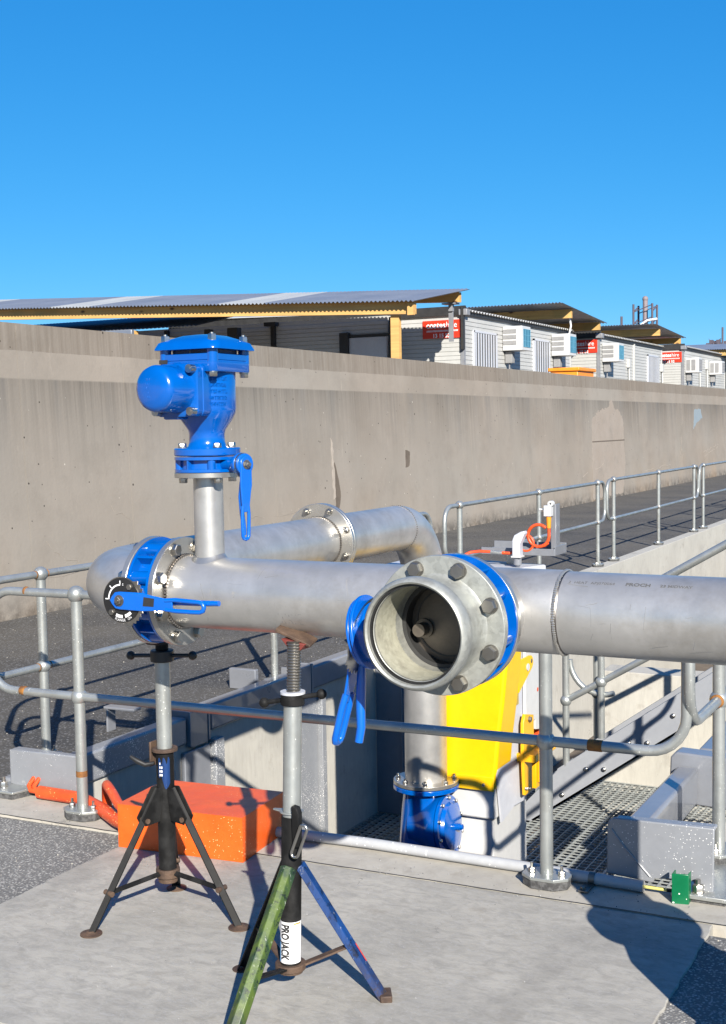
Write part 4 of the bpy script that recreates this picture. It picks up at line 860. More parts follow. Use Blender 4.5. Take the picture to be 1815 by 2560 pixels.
# raised foundry marks (illegible in the photo)
random.seed(5); b = MB()
for row, wd in enumerate((.045, .05, .05, .042, .03)):
    x = -wd/2
    while x < wd/2:
        s_ = random.uniform(.003, .007); zz = cyv+.03-row*.0125
        b.box((CXV-.009+x, PY-.2405-(.0006 if abs(x) < .02 else -.0015), zz), (s_*.6, .003, .007)); 
        if random.random() < .6: b.box((CXV-.009+x+.002, PY-.2405-(.0006 if abs(x) < .02 else -.0015), zz+random.choice((-.003, 0, .003))), (s_, .003, .0018))
        x += s_+.002
b.build('foundry_marks', 'blue', t, bevel=.0006)
b = MB()
for row in range(5):
    x = -.45
    while x < .25:
        s_ = random.uniform(.05, .10); aa = -.42+x*.8; p = Vector((AX+.0912*cos(aa), PY+.0912*sin(aa), 1.80-row*.019)); 
        b.box(p, (.003, .0025, .010)); b.box(p+Z_*random.choice((-.0045, .0045, 0)), (.003, .006, .002)); x += s_
b.build('foundry_marks', 'blue', t)

# ------------------------------------------------------------------ pipe stands
def leg(b, p, q, w_, ang=True):
    p, q = Vector(p), Vector(q); d = (q-p).normalized(); s_ = d.cross(Z_).normalized(); n_ = s_.cross(d)
    if ang:   # angle iron
        b.prism([(-w_, 0), (0, w_*.8), (w_, 0), (w_, -.004), (0, w_*.8-.006), (-w_, -.004)], p, s_, n_, q-p)
    else: b.prism([(-w_, -w_*.7), (-w_*.7, 0), (0, w_*.35), (w_*.7, 0), (w_, -w_*.7)], p, s_, n_, q-p)
SX, SY = -2.56, 3.42
t = thing('pipe_stand', (SX, SY, 0), 'black folding tripod jack stand under the left flange in front of the orange box', 'pipe stand')
b = MB(); b.cyl((SX, SY, .12), (SX, SY, .555), .030, 28); b.build('outer_tube', 'blackp', t)
b = MB(); b.cyl((SX, SY, .40), (SX, SY, .895), .0262, 28); b.build('inner_tube', 'galv', t)
b = MB(); b.ring((SX, SY, .556), Z_, .028, .044, .012, 32); b.b2((SX-.052, SY-.02, .50), (SX-.044, SY+.02, .585)); b.build('collar', 'rust', t, bevel=.002)
b = MB(); b.tube([(SX-.03, SY-.02, .515), (SX-.06, SY-.03, .508), (SX-.085, SY-.04, .52), (SX-.112, SY-.045, .535)], [.006, .009, .010, .006], 12); b.build('locking_handle', 'black', t)
b = MB(); vs_ = []; N_ = 14
for i in range(N_+1):
    a_ = -1.75+i*1.35/N_; tz = .528+.012*sin(i*1.1)+(.006 if i % 3 == 0 else 0); bz = [.475, .468, .47, .482, .478, .462, .452, .440, .432, .43, .432, .436, .44, .445, .45][i]
    vs_ += [(SX+.0308*cos(a_), SY+.0308*sin(a_), bz), (SX+.0308*cos(a_), SY+.0308*sin(a_), tz)]
b.add(vs_, [(2*i, 2*i+2, 2*i+3, 2*i+1) for i in range(N_)]); b.build('torn_sticker', 'navy', t, smooth=0)
b = MB()
for k in range(7):
    a_ = -1.6+(k % 2)*.22; z_ = .475+(k//2)*.013; b.add([(SX+.0312*cos(q), SY+.0312*sin(q), zz) for q, zz in ((a_, z_), (a_+.14, z_), (a_+.14, z_+.008), (a_, z_+.008))], [(0, 1, 2, 3)])
b.build('sticker_print', 'label', t, smooth=0)
b = MB(); b.cyl((SX, SY, .865), (SX, SY, .905), .040, 20); b.build('handle_nut', 'black', t, bevel=.004)
hd = Vector((.95, .15, .04)).normalized()
b = MB(); b.cyl(Vector((SX, SY, .885))-hd*.115, Vector((SX, SY, .885))+hd*.11, .0068, 14); b.ball(Vector((SX, SY, .885))-hd*.12, .0155); b.ball(Vector((SX, SY, .885))+hd*.115, .0155); b.build('tommy_bar', 'black', t)
b = MB(); b.cyl((SX, SY, .90), (SX, SY, .955), .022, 18); b.prism([(-.13, 0), (-.12, .0), (-.05, -.04), (.04, -.045), (.04, -.06), (-.06, -.055)], (SX, SY-.02, .99), Y_, Z_, (.05, 0, 0)); b.build('saddle', 'blackp', t)
feet = [(-2.652, 3.12), (-2.24, 3.37), (-2.64, 3.575)]
b = MB(); b.ring((SX, SY, .118), Z_, .03, .041, .03, 28); b.cyl((SX, SY, .10), (SX, SY, .12), .033, 24); b.build('brace_ring', 'rust', t, bevel=.002)
for i, fp in enumerate(feet):
    f = Vector((*fp, .006)); dv = (f-Vector((SX, SY, 0))); dv.z = 0; dn = dv.normalized(); sd_ = dn.cross(Z_); tp = Vector((SX, SY, .43))+dn*.034
    b = MB(); leg(b, tp, f+Z_*.008, .0155); lg = b.build('leg', 'blackp', t)
    b = MB(); b.lathe(Vector((*fp, .0085)), Z_, [(0, .036), (.004, .036), (.007, .018), (.012, .012)], 24); b.build('foot', 'rust', lg)
    b = MB(); mid = tp+(f-tp)*.74; leg(b, Vector((SX, SY, .135))+dn*.03, Vector((mid.x, mid.y, .125)), .011); b.build('brace', 'rust' if i == 2 else 'blackp', t)
    for q_ in (-.017, .014): b = MB(); b.prism([(.005, .435), (.035, .438), (.098, .345), (.085, .318), (.025, .322)], Vector((SX, SY, 0))+dn*.014+sd_*q_, dn, Z_, sd_*.0035); b.build('hinge_bracket', 'blackp', t, bevel=.001)
    b = MB(); c_ = Vector((SX, SY, .335))+dn*.092; b.cyl(c_-sd_*.022, c_+sd_*.022, .009, 14); c2 = Vector((mid.x, mid.y, .125)); b.cyl(c2-sd_*.02, c2+sd_*.02, .009, 14); b.build('hinge_pin', 'rust', t)

SX, SY = -1.812, 2.985; LEAN = Vector((0, .055, 0))
t = thing('pipe_stand', (SX, SY, 0), 'tripod jack stand with threaded screw, one green leg and one blue leg, nearest the camera', 'pipe stand')
def sp(z, dx=0, dy=0): return Vector((SX+dx, SY+dy, z))+LEAN*max(0, z-.1)
b = MB(); b.cyl(sp(.115), sp(.545), .0295, 28); b.build('outer_tube', 'blackp', t)
b = MB(); b.cyl(sp(.50), sp(.865), .0262, 28); b.build('inner_tube', 'galv', t)
b = MB(); prf = [(.88+i*.0042, .0185+(.0028 if i % 2 else -.0008)) for i in range(40)]; b.lathe(sp(0.0), Vector((0, .055, 1)), prf, 24); b.build('screw', 'rust' if 0 else 'bolt_dull', t)
b = MB(); b.cyl(sp(.862), sp(.897), .034, 24); b.build('handle_nut', 'blackp', t, bevel=.002)
b = MB(); b.ring(sp(.895), Z_, .02, .036, .007, 28); b.build('nut_washer', 'greyl', t)
hd = Vector((.93, .1, .19)).normalized()
for s_ in (-1, 1):
    b = MB(); c_ = sp(.881); b.cyl(c_+hd*s_*.03, c_+hd*s_*.084, .0070, 14); b.ball(c_+hd*s_*.092, .0148, 20); b.build('tommy_bar', 'blackp', t)
sdl = Matrix.Rotation(radians(14), 3, 'Y') @ Matrix.Rotation(radians(-8), 3, 'X')
b = MB(); b.prism([(-.062, .010), (-.058, .019), (-.03, .012), (.03, .0), (.055, -.006), (.055, -.014), (.03, -.010), (-.03, .003), (-.055, .008)], (SX-.008, SY+.065, 1.047), Vector((1, 0, -.14)), Z_, (-.006, .055, .012)); b.build('saddle', 'rust', t, bevel=.002)
b = MB(); b.prism([(-.04, .004), (.04, -.008), (.025, -.026), (-.012, -.026)], (SX-.004, SY+.055, 1.044), X_, Z_, (0, .05, 0)); b.build('saddle_web', simple('red_oxide', lin('#6b2a22'), lin('#7d352b'), .7), t, bevel=.002)
b = MB(); b.ring(sp(.556), Vector((0, .05, 1)), .027, .035, .004, 24); b.prism([(-.06, -.004), (-.03, -.012), (.0, -.012), (0, .012), (-.03, .012), (-.06, .002)], sp(.556), X_, Y_, (0, 0, .004)); b.build('retaining_washer', 'galv', t)
b = MB(); b.prism([(.022, .465), (.040, .47), (.043, .565), (.036, .582), (.020, .585)], (SX, SY-.012, 0), X_, Z_, (0, .022, 0)); b.build('clamp_bracket', 'blackp', t, bevel=.001)
b = MB(); c_ = Vector((SX+.055, SY-.035, .49)); up = Vector((.022, 0, .055)); pr_ = Vector((.012, 0, -.005))
b.tube([c_+up*1.0+pr_*s1+up.normalized()*.0 for s1 in ()]+arc(c_+up*.8, .011, 0, pi, Vector((.93, 0, -.37)), Vector((.37, 0, .93)), 8)+arc(c_-up*.55, .011, pi, 2*pi, Vector((.93, 0, -.37)), Vector((.37, 0, .93)), 8), .0042, 10, True); b.build('pin_ring', 'bolt', t)
# legs
def fleg(nm, f, mat, w_, ztop, ang):
    f = Vector((*f, .008)); dv = f-Vector((SX, SY, 0)); dv.z = 0; dn = dv.normalized(); tp = sp(ztop)+dn*.03; b = MB(); leg(b, tp, f, w_, ang); o = b.build('leg', mat, t, bevel=.002); return o, dn, tp, f
l1, d1, tp1, f1 = fleg('leg', (-1.80, 2.60), 'green', .027, .41, False); tag(l1, 'green painted leg')
l2, d2, tp2, f2 = fleg('leg', (-1.575, 3.125), 'navy', .026, .41, False); tag(l2, 'blue painted leg')
l3, d3, tp3, f3 = fleg('leg', (-2.06, 3.11), 'blackp', .02, .41, True); tag(l3, 'black leg')
b = MB(); b.cyl(f3-Z_*.006, f3+Z_*.002, .03, 20); b.build('foot', 'rust', l3)
b = MB(); b.box(f2+Z_*.006-d2*.004, (.062, .035, .026), Matrix.Rotation(math.atan2(d2.y, d2.x)+pi/2, 3, 'Z')); b.build('foot', 'rust', l2, bevel=.004)
b = MB(); c_ = tp2+(f2-tp2)*.60; s_ = d2.cross(Z_).normalized(); n_ = s_.cross((f2-tp2).normalized()); b.prism([(-.008, 0), (.0, .0), (.0, .06), (-.008, .06)], c_+n_*.0075+s_*.006, s_, (f2-tp2).normalized(), n_*.0015); b.build('red_tape', 'redp', l2)
b = MB(); b.ring(sp(.108), Z_, .028, .044, .018, 28); b.cyl(sp(.098), sp(.11), .036, 24); b.build('brace_ring', 'rust', t, bevel=.002)
for dn, tp, f, m_ in ((d1, tp1, f1, 'blackp'), (d2, tp2, f2, 'rust'), (d3, tp3, f3, 'rust')):
    mid = tp+(f-tp)*.60; b = MB(); s_ = dn.cross(Z_).normalized(); p = sp(.118)+dn*.035; b.prism([(-.012, -.003), (.012, -.003), (.012, .003), (-.012, .003)], p, s_, Z_, Vector((mid.x, mid.y, .17))-p); b.build('brace', m_, t)
# PRO JACK label
b = MB(); n = 24; rl_ = .0303
def lab(a_, z_, r_=rl_): return Vector((SX+r_*cos(a_), SY+r_*sin(a_), z_))+LEAN*(z_-.1)
vc = -math.pi/2+.45
def strip(a0, a1, z0, z1, r_, mat, nm, par):
    b = MB(); vs_ = []; 
    for i in range(n+1): a_ = a0+(a1-a0)*i/n; vs_ += [lab(a_, z0, r_), lab(a_, z1, r_)]
    b.add(vs_, [(2*i, 2*i+2, 2*i+3, 2*i+1) for i in range(n)]); return b.build(nm, mat, par)
lb = strip(vc-1.35, vc+1.35, .132, .250, rl_, 'label', 'label', t)
strip(vc-1.35, vc-1.05, .134, .20, rl_+.0002, 'labelb', 'label_stripe', lb); strip(vc+.35, vc+1.1, .243, .247, rl_+.0002, 'orangel', 'label_stripe', lb)
put_text('PRO JACK', .036, lambda x, y: lab(vc-.92+y/rl_, .243-x, rl_+.0004), 'label_lettering', 'dink', lb, .62, .0016)
b = MB(); random.seed(11)
for k in range(6):
    a_ = vc+.25+k*.13
    z_ = .236
    while z_ > .145:
        L_ = random.uniform(.002, .007); b.add([lab(a_, z_, rl_+.0004), lab(a_+.05, z_, rl_+.0004), lab(a_+.05, z_-L_, rl_+.0004), lab(a_, z_-L_, rl_+.0004)], [(0, 1, 2, 3)]); z_ -= L_+.0015
b.build('label_fine_print', simple('grey_print', g(.35), g(.4), .5), lb, smooth=0)

# ------------------------------------------------------------------ orange box and conduits
t = thing('junction_box', (-2.85, 4.0, 0), 'orange plastic wrapped box on the slab behind the left stand', 'box')
T = Matrix.Translation((-3.115, 3.845, .0)) @ Matrix.Rotation(radians(5.5), 4, 'Z')
b = MB(T); b.add([], []); nx, ny = 22, 14; WX, WY, HB = .552, .36, .182
vs_, fs_ = [], []; random.seed(2)
for i in range(nx+1):
    for j in range(ny+1): vs_.append((WX*i/nx, WY*j/ny, HB+(random.uniform(-.0015, .0015) if 0 < i < nx and 0 < j < ny else 0)))
for i in range(nx):
    for j in range(ny): q = i*(ny+1)+j; fs_.append((q, q+ny+1, q+ny+2, q+1))
b.add(vs_, fs_)
b.add([(0, 0, .009), (WX, 0, .009), (WX, WY, .009), (0, WY, .009), (0, 0, HB), (WX, 0, HB), (WX, WY, HB), (0, WY, HB)], [(0, 1, 5, 4), (1, 2, 6, 5), (2, 3, 7, 6), (3, 0, 4, 7)]); b.build('wrap', 'orange', t, smooth=30)
b = MB(); b.tube([(-3.12, 3.93, .125), (-3.16, 3.947, .125)], .033, 20); b.tube([(-3.13, 3.93, .06), (-3.16, 3.95, .06)], .032, 20); b.build('gland', 'orangec', t)
t = thing('orange_conduit', (-3.5, 4.15, .03), 'thick orange conduit lying on the kerb left of the orange box', 'conduit')
b = MB(); b.tube([(-3.14, 3.94, .062), (-3.25, 4.0, .055), (-3.4, 4.10, .048), (-3.6, 4.20, .045), (-3.82, 4.20, .045), (-3.84, 4.20, .045)], .0285, 20); b.build('tube', 'orangec', t)
for dx in (0, .03):
    b = MB(); b.tube([(-3.81-dx, 4.2, .045), (-3.86-dx, 4.2, .045), (-3.885-dx, 4.215, .06), (-3.885-dx, 4.245, .085), (-3.86-dx, 4.29, .10)], .011, 12); b.build('bent_tail', 'orangec', t)
b = MB(); b.tube([(-3.15, 3.945, .125), (-3.18, 3.955, .125), (-3.22, 3.98, .13), (-3.30, 4.045, .145), (-3.345, 4.08, .152), (-3.40, 4.13, .148), (-3.46, 4.2, .12), (-3.49, 4.235, .05), (-3.49, 4.24, .012)], .0205, 20)
tag(b.build('orange_conduit', 'orangec'), 'bent orange conduit rising from the box towards the grey beam', 'conduit')
t = thing('padlock', (-2.93, 3.85, .1), 'yellow padlock like clip with black shackle hanging on the front of the orange box', 'padlock')
b = MB(); b.b2((-2.905, 3.835, .05), (-2.882, 3.862, .155)); b.build('body', 'yellow', t, bevel=.004)
b = MB(); b.tube(arc((-2.885, 3.85, .175), .016, pi, 0, X_, Z_, 8)[::-1]+[(-2.901, 3.85, .15)], .0065, 12); b.build('shackle', 'black', t)

# ------------------------------------------------------------------ end of the header just beyond the right edge: elbow down to a flanged valve (its shadow falls on the kerb)
EX = -.41
t = thing('header_drop', (EX, PY, .55), 'stainless elbow and short vertical pipe ending the long header, beyond the right edge', 'pipe')
b = MB(); b.tube(arc((EX-.19, PY, PZ-.19), .19, pi/2, 0, X_, Z_, 24), PR, 56); b.build('elbow', 'ss', t)
b = MB(); b.cyl((EX, PY, PZ-.19), (EX, PY, .575), PR, 56); b.build('pipe', 'ss', t)
b = MB(); b.ring((EX, PY, .553), Z_, PR-.01, .170, .02, 56); b.build('flange', 'ss_shiny', t)
flange_bolts(t, (EX, PY, .573), Z_, .146, 8, .013, .012, 'bolt', PHB)
t = thing('foot_valve', (EX, PY, 0), 'blue flanged valve standing on the pavement under the header elbow, beyond the right edge', 'valve')
b = MB(); b.lathe((EX, PY, .0), Z_, [(0, .10), (.02, .10), (.10, .11), (.12, .165), (.15, .165), (.17, .12), (.28, .155), (.40, .16), (.49, .12), (.525, .118), (.53, .171), (.551, .171)], 56); b.build('body', 'blue', t)
b = MB(); b.cyl((EX+.1, PY, .34), (EX+.22, PY, .34), .12, 32); b.build('cover', 'blue', t)

# ================================================================== SITE HUTS
def ribwall(b, a, bb, z0, z1, nrm, pitch=.105, dep=.014):
    a, bb, nrm = Vector(a), Vector(bb), Vector(nrm); n_ = int((z1-z0)/pitch); prof_ = []
    for i in range(n_):
        z = z0+i*pitch; prof_ += [(z, 0), (z+pitch*.80, 0), (z+pitch*.84, -dep), (z+pitch*.96, -dep)]
    prof_.append((z1, 0)); L = []
    for z, o_ in prof_: L += [Vector((a.x, a.y, z))+nrm*o_, Vector((bb.x, bb.y, z))+nrm*o_]
    b.add(L, [(2*i, 2*i+1, 2*i+3, 2*i+2) for i in range(len(prof_)-1)])
def corru(b, p, ex, ey, w_, l_, pitch=.12, amp=.016, th=.004):
    p, ex, ey = Vector(p), Vector(ex), Vector(ey); up = ex.cross(ey).normalized(); n_ = max(2, int(w_/pitch*8)); A_, B_ = [], []
    for i in range(n_+1):
        s_ = w_*i/n_; o_ = up*amp*sin(2*pi*s_/pitch); A_.append(p+ex*s_+o_); B_.append(p+ex*s_+ey*l_+o_)
    vs_ = []; 
    for q in range(n_+1): vs_ += [A_[q], B_[q], A_[q]-up*th, B_[q]-up*th]
    fs_ = []
    for q in range(n_): k_ = 4*q; fs_ += [(k_, k_+1, k_+5, k_+4), (k_+2, k_+6, k_+7, k_+3), (k_, k_+4, k_+6, k_+2), (k_+1, k_+3, k_+7, k_+5)]
    b.add(vs_, fs_)
def window(t, X, y0, y1, z0, z1):
    b = MB(); b.b2((X, y0, z0), (X+.05, y0+.05, z1)); b.b2((X, y1-.05, z0), (X+.05, y1, z1)); b.b2((X, y0, z1-.05), (X+.05, y1, z1)); b.b2((X, y0, z0), (X+.05, y1, z0+.05)); f = b.build('window', 'cladg' if 0 else 'greyl', t)
    b = MB(); b.b2((X+.004, y0+.05, z0+.05), (X+.040, y1-.05, z1-.05)); b.build('pane', 'glass', f)
    n_ = int((y1-y0)/.17)
    for k in range(n_):
        yy = y0+.11+(y1-y0-.2)*k/(n_-1); b = MB(); b.b2((X+.046, yy-.034, z0+.02), (X+.058, yy+.034, z1-.06)); b.build('security_bar', 'greyl', f)
def aircon(t, X, y0, z0, z1, dep=.55, wd=.66, style=0):
    b = MB(); b.b2((X+.01, y0, z0), (X+dep, y0+wd, z1)); a = b.build('air_conditioner', 'white', t, bevel=.012)
    h = (z1-z0)
    if style == 0:
        for k in range(3):
            b = MB(); zz = z0+h*(.24+k*.235); b.b2((X+.03, y0-.012, zz), (X+dep-.16, y0+.003, zz+h*.16)); b.build('louvre', 'acgrey', a)
    else:
        for k in range(2):
            b = MB(); xx = X+.06+k*.21; b.b2((xx, y0-.012, z0+h*.16), (xx+.15, y0+.003, z1-h*.14)); b.build('louvre', 'acgrey', a)
    b = MB(); b.b2((X+dep-.002, y0+.1, z0+h*.15), (X+dep+.008, y0+wd-.04, z1-h*.13)); b.build('grille', 'acblue' if style == 0 else 'acgrey', a)
    b = MB()
    for k in range(5): yy = y0+.12+k*(wd-.18)/4; b.b2((X+dep+.008, yy-.008, z0+h*.15), (X+dep+.016, yy+.008, z1-h*.13))
    for k in range(4): zz = z0+h*(.15+k*.24); b.b2((X+dep+.008, y0+.1, zz-.006), (X+dep+.014, y0+wd-.04, zz+.006))
    b.build('grille_bars', 'acbar' if style == 0 else 'cladg', a)
    b = MB(); b.b2((X+.02, y0+.14, z0-.32), (X+.22, y0+.34, z0-.02)); b.build('service_box', 'acgrey', a, bevel=.01)
    b = MB(); b.tube([(X+.12, y0+.22, z0-.3), (X+.1, y0+.23, z0-.6), (X+.03, y0+.2, z0-.9)], .02, 8); b.build('duct', 'cladg', a)
def sign(t, Yf, x1, w_, z1, h_, full=True):
    b = MB(); b.b2((x1-w_, Yf-.03, z1-h_), (x1, Yf-.012, z1)); s_ = b.build('sign_board', 'red', t)
    def f(x0_, z0_): return lambda x, y: Vector((x0_+x, Yf-.0325, z0_+y))
    X0 = x1-w_; k = w_/1.04
    o, wd = put_text('coates', .205*k, f(X0+.10*k, z1-.185*k), 'lettering', 'ink', s_, .98, .005*k)
    put_text('hire', .205*k, f(X0+.10*k+wd+.015*k, z1-.185*k), 'lettering', 'ink', s_, .92)
    b = MB()
    for q in range(26): x = X0+.11*k+q*.033*k; b.prism([(0, 0), (.018*k, 0), (.027*k, .045*k), (.009*k, .045*k)], (x, Yf-.032, z1-.285*k), X_, Z_, (0, -.0015, 0))
    b.build('sign_stripe', 'ink', s_, smooth=0)
    put_text('13 15 52', .135*k, f(X0+.27*k, z1-.425*k), 'lettering', 'ink', s_, 1.0, .004*k)
def hut(label, Y0, Y1, X=-12, zt=4.36, xl=-20.8, signspec=None, win=(), acs=(), style=0, roofmat='clad', gz=2.0, extra=None, ridge=.0):
    t = thing('site_hut', (X-2, Y0, gz), label, 'building', 'white portable site huts behind the wall')
    b = MB(); b.b2((xl, Y0+.02, gz+.1), (X-.02, Y1-.02, zt-.02)); b.build('core', 'clad', t, smooth=0)
    b = MB(); ribwall(b, (X, Y0, 0), (X, Y1, 0), gz+.1, zt, X_); b.build('side_wall', 'clad', t, smooth=0)
    b = MB(); ribwall(b, (xl, Y0, 0), (X, Y0, 0), gz+.1, zt, -Y_); b.build('front_wall', 'clad', t, smooth=0)
    b = MB(); b.b2((X-.08, Y0-.02, gz), (X+.015, Y0+.07, zt)); b.build('corner_post', 'cladg', t)
    b = MB(); b.b2((X-.06, Y1-.08, gz), (X+.015, Y1, zt)); b.build('corner_post', 'clad', t)
    b = MB(); b.b2((xl, Y0-.06, zt-.02), (X+.06, Y0+.02, zt+.2)); b.build('fascia', 'dark', t)
    b = MB(); b.b2((X-.1, Y0-.1, zt-.04), (X+.13, Y0+.12, zt+.12)); b.build('gutter_end', 'cladg', t, bevel=.02)
    b = MB(); corru(b, (X+.10, Y0, zt+.09), Y_, Vector((-1, 0, .025)).normalized(), Y1-Y0, 8.6, .19, .028); b.build('roof_sheet', 'clad', t)
    b = MB(); b.b2((X-.02, Y0+.1, zt-.03), (X+.04, Y1, zt+.05)); b.build('eaves_shade_strip', 'dark', t)  # solid dark strip standing in for shade under the roof edge
    if signspec: sign(t, Y0, *signspec)
    for q in win: window(t, X, *q)
    for q in acs: aircon(t, X, *q, style=style)
    return t
h1 = hut('white ribbed site hut nearest the camera with red sign and two window air conditioners', 28.55, 36.9, signspec=(-12.06, 1.03, 4.235, .44), win=((29.1, 30.68, 2.6, 4.0), (33.5, 34.85, 2.6, 4.03)), acs=((31.15, 3.58, 4.215), (35.07, 3.61, 4.24)))
b = MB(); b.b2((-12.02, 28.42, 3.5), (-11.96, 28.53, 4.55)); b.build('downpipe', 'dark', h1)
h2 = hut('second white site hut with red sign, one air conditioner and one barred window', 39.85, 48.0, zt=4.42, signspec=(-12.06, 1.05, 4.35, .42), win=((45.8, 47.4, 2.6, 4.12),), acs=((40.13, 3.63, 4.23),))
for yy in (43.9,): b = MB(); b.b2((-12, yy, 2.1), (-11.94, yy+.08, 4.4)); b.build('downpipe', 'clad', h2)
for yy in (43.1, 47.75): b = MB(); b.b2((-12, yy, 3.55), (-11.9, yy+.22, 3.85)); b.tube([(-11.95, yy+.11, 3.55), (-11.95, yy+.2, 2.2)], .03, 8); b.build('meter_box', 'clad', h2)
h3 = hut('third white site hut with red sign and two tall louvred air conditioners', 51.5, 59.8, zt=4.6, signspec=(-12.06, 1.05, 4.48, .42), acs=((51.79, 3.63, 4.24), (56.34, 3.68, 4.27)), style=1)
for yy in (54.2, 55.6): b = MB(); b.b2((-12, yy, 3.9), (-11.9, yy+.3, 4.3)); b.tube([(-11.95, yy+.11, 3.9), (-11.95, yy+.2, 2.2)], .03, 8); b.build('meter_box', 'clad', h3)
h4 = hut('white site hut at the far right edge behind the others', 62.5, 71, zt=4.8, acs=((63.0, 3.7, 4.3), (67.5, 3.7, 4.3)), style=1)
# hut at left under the canopy
t = thing('site_hut', (-16, 27, 2), 'shaded white hut wall with black downpipes under the long timber canopy', 'building', 'white portable site huts behind the wall')
b = MB(); b.b2((-20.6, 28.3, 2.1), (-13.85, 31, 4.4)); b.build('core', 'clad', t, smooth=0)
b = MB(); ribwall(b, (-22.5, 28.2, 0), (-13.9, 28.2, 0), 2.1, 4.4, -Y_); b.build('front_wall', 'clad', t, smooth=0)
for x in (-13.76, -17.2, -20.6): b = MB(); b.b2((x-.05, 28.08, 2.1), (x+.06, 28.18, 4.35)); b.build('downpipe', 'dark', t)
b = MB(); b.b2((-15.2, 28.05, 2.1), (-14.95, 28.19, 4.02)); b.b2((-14.96, 28.12, 3.9), (-13.85, 28.18, 3.96)); b.build('door_frame', 'dark', t)
b = MB(); b.b2((-14.95, 28.12, 2.1), (-13.9, 28.19, 3.88)); b.build('door', 'greyl', t)
b = MB(); b.b2((-17.4, 28.0, 4.3), (-17.05, 28.18, 4.4)); b.build('gutter', 'dark', t)
b = MB(); b.b2((-22.5, 27.3, 2.1), (-21.0, 28, 3.9)); b.b2((-20.2, 27.2, 2.1), (-19.6, 27.3, 4.0)); b.build('store', 'dark', t)
# lower awning at left
t = thing('awning', (-20, 25.5, 4), 'low blue grey awning with gutter below the long canopy at the left', 'awning')
b = MB(); corru(b, (-26, 24.9, 4.13), X_, Vector((0, 1, .2)).normalized(), 8.6, 3.0, .12, .014); b.build('roof_sheet', 'roof', t)
b = MB(); b.b2((-26, 24.78, 3.94), (-19.2, 24.9, 4.12)); b.build('gutter', 'roof', t, bevel=.02)
b = MB(); b.b2((-19.35, 24.9, 2.1), (-19.2, 25.05, 4.1)); b.b2((-26, 24.92, 3.78), (-19.36, 24.98, 3.94)); b.build('timber_frame', 'wood', t)
b = MB(); b.b2((-17.75, 26.8, 2.1), (-17.45, 27.0, 4.2)); b.b2((-18.45, 26.8, 2.1), (-18.3, 27.0, 4.2)); b.build('post', 'dark', t)

# canopies
def canopy(label, xr, xl, y0, z0, y1, z1, beams, pale=(), sheetw=1.25, posts=(), slopex=0):
    t = thing('canopy', (xr-3, y0, 2), label, 'canopy', 'timber and corrugated iron canopies between the huts')
    ey = Vector((0, y1-y0, z1-z0)); L = ey.length; ey.normalize(); n_ = int((xr-xl)/sheetw)
    ex = Vector((-1, 0, slopex)).normalized()
    for i in range(n_):
        b = MB(); p = Vector((xr, y0, z0+.03))+ex*sheetw*i
        corru(b, p+ex*(sheetw-.001), -ex, ey, sheetw-.004, L, .104, .018); b.build('roof_sheet', 'roofp' if i in pale else 'roof', t)
    for (yb, zt_, hgt, wd) in beams:
        b = MB(); b.add([], [])
        P0 = Vector((xr-.1, yb, zt_)); P1 = P0+ex*(xr-xl-.1)
        b.add([P0, P0+Y_*wd, P0+Y_*wd-Z_*hgt, P0-Z_*hgt, P1, P1+Y_*wd, P1+Y_*wd-Z_*hgt, P1-Z_*hgt], [(0, 1, 2, 3), (4, 7, 6, 5), (0, 4, 5, 1), (1, 5, 6, 2), (2, 6, 7, 3), (3, 7, 4, 0)]); b.build('beam', 'wood', t)
    for (x, y, zt_) in posts:
        b = MB(); b.b2((x-.1, y, 2), (x+.1, y+.12, zt_)); b.build('post', 'wood', t)
    return t
c1 = canopy('long canopy at left with timber beam and pale strips in its roof', -11.35, -30, 24.3, 4.27, 27.4, 4.79, ((24.55, 4.295, .25, .09), (27.0, 4.72, .23, .12)), (3, 7, 11), 1.25, ((-11.98, 24.65, 4.05),), .043)
b = MB(); b.b2((-11.58, 24.45, 4.02), (-11.44, 24.54, 4.28)); b.build('beam', 'wood', c1)
b = MB(); b.b2((-11.75, 27.05, 4.3), (-11.65, 27.15, 4.5)); b.b2((-11.9, 27.0, 4.46), (-11.55, 27.25, 4.49)); b.b2((-11.77, 27.1, 3.6), (-11.66, 27.14, 4.3)); b.build('bracket', 'cladg', c1)
canopy('dark corrugated canopy with two timber beam ends above the first gap between huts', -11.6, -24, 34.9, 5.09, 39.4, 4.80, ((36.03, 5.02, .26, .12), (38.88, 4.83, .25, .12)), (), 1.25, (), .01)
canopy('third canopy with dark corrugated roof beyond the second hut', -11.6, -24, 45.5, 5.17, 50.3, 4.93, ((46.45, 5.09, .26, .12), (49.7, 4.93, .23, .12)), (), 1.25, (), .01)
canopy('blue grey skillion canopy at the far right edge', -9.6, -24, 58.5, 4.85, 63.2, 5.35, ((58.7, 4.85, .25, .12), (62.5, 5.25, .25, .12)), (), 1.25, (), .01)
b = MB(); b.tube([(-11.8, 36.2, 4.78), (-11.78, 36.25, 4.55), (-11.85, 36.3, 4.3), (-11.98, 36.35, 4.22)], .028, 10); tag(b.build('hose', 'ink'), 'white curved hose hanging from the second canopy', 'hose')
b = MB(); b.b2((-10.15, 29.6, 2.02), (-9.45, 30.9, 3.0)); b.b2((-10.2, 29.55, 2.92), (-9.4, 30.95, 3.01)); tag(b.build('bin', 'orangel', bevel=.02), 'orange box top showing above the wall below the second air conditioner', 'box')

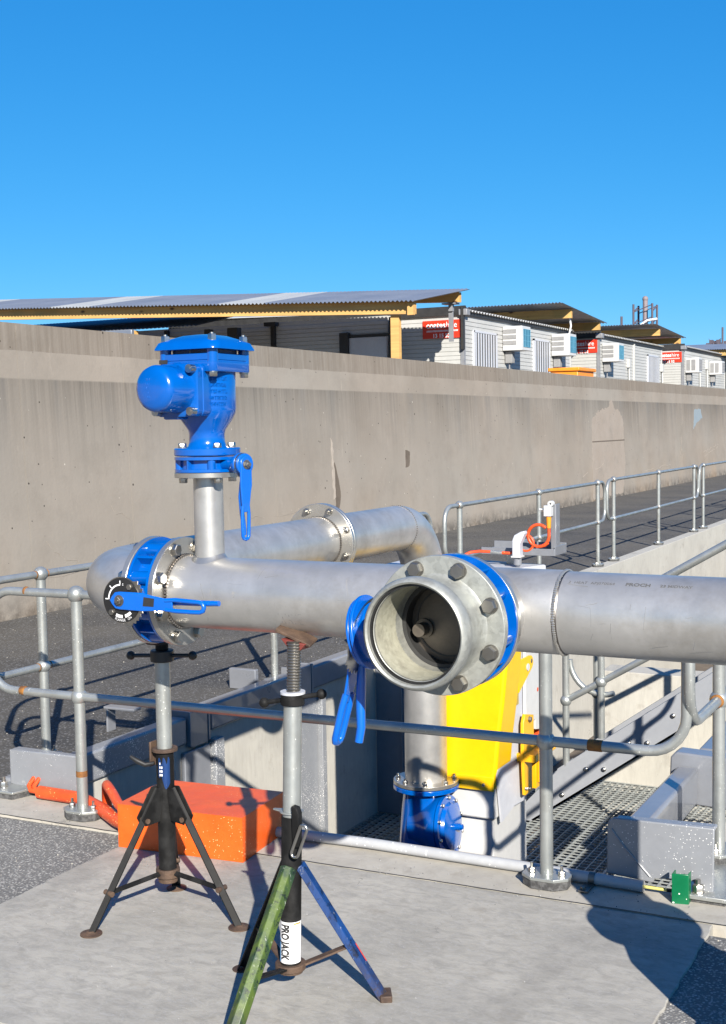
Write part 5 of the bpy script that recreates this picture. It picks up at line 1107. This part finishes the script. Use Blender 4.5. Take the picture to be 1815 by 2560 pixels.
# far plant towers
def tower(o, label, H, kind):
    t = thing('plant_tower', o, label, 'tower', 'steelworks towers on the skyline'); o = Vector(o)
    random.seed(int(o.y))
    if kind == 0:
        for dx, dy, r_, h_ in ((0, 0, .45, H), ):
            b = MB(); b.cyl(o+Vector((dx, dy, 0)), o+Vector((dx, dy, h_-.8)), r_, 14); b.ball(o+Vector((dx, dy, h_-.6)), .55, 12); b.build('stack', 'towerw', t)
        b = MB()
        for dx in (-1.7, 1.7):
            for dy in (-1.7, 1.7): b.cyl(o+Vector((dx, dy, 0)), o+Vector((dx, dy, H-1.6)), .2, 6)
        for k in range(9):
            z = 2+k*(H-5)/8; 
            for dx in (-1.7, 1.7): b.cyl(o+Vector((dx, -1.7, z)), o+Vector((dx, 1.7, z+1.2)), .13, 6); b.cyl(o+Vector((-1.7, dx, z)), o+Vector((1.7, dx, z+1.2)), .09, 6)
        b.build('lattice', 'tower', t)
        for z in (H-5, H-12): b = MB(); b.tube([o+Vector((-2.4, -1.8, z-.9)), o+Vector((-.6, -1.8, z-.5)), o+Vector((.8, -1.8, z+.4)), o+Vector((2.6, -1.8, z+.6))], .2, 8); b.build('walkway', 'ink', t)
    o2 = o+Vector((-5, -2, 0)) if kind == 0 else o; H2 = H*.72 if kind == 0 else H
    b = MB()
    for dx in (-3, -1, 1, 3):
        for dy in (-2, 2): b.cyl(o2+Vector((dx*(.75 if kind else 1), dy, 0)), o2+Vector((dx*(.5 if kind else .9), dy, H2-2.5-abs(dx)*.5*kind)), .22, 6)
    for k in range(60):
        p = o2+Vector((random.uniform(-3, 3), random.uniform(-2, 2), random.uniform(H2*.3, H2-2.5))); q = p+Vector((random.uniform(-2.5, 2.5), random.uniform(-1, 1), random.uniform(-1.5, 1.8))); b.cyl(p, q, random.uniform(.06, .2), 5)
    for k in range(26): b.box(o2+Vector((random.uniform(-2.4, 2.4), random.uniform(-2, 2), H2-4+random.uniform(-3, 1.5))), (random.uniform(.4, 1.6), 1, random.uniform(.3, 1.3)))
    b.box(o2+Vector((0, 0, H2-4.2)), (7.6, 4.5, .25)); b.box(o2+Vector((0, 0, H2-6.5)), (6.6, 4.5, .25)); b.cyl(o2+Vector((1.2, 0, H2-4)), o2+Vector((1.2, 0, H2+(2.6 if kind == 0 else .6))), .22, 8); b.build('frame', 'tower', t)
tower((-59.5, 226, 2), 'tall stack with pale column and lattice tower on the skyline above the third canopy', 22.4, 0)
tower((-62, 300, 2), 'dark steel tower top on the skyline at the right edge', 20.8, 1)
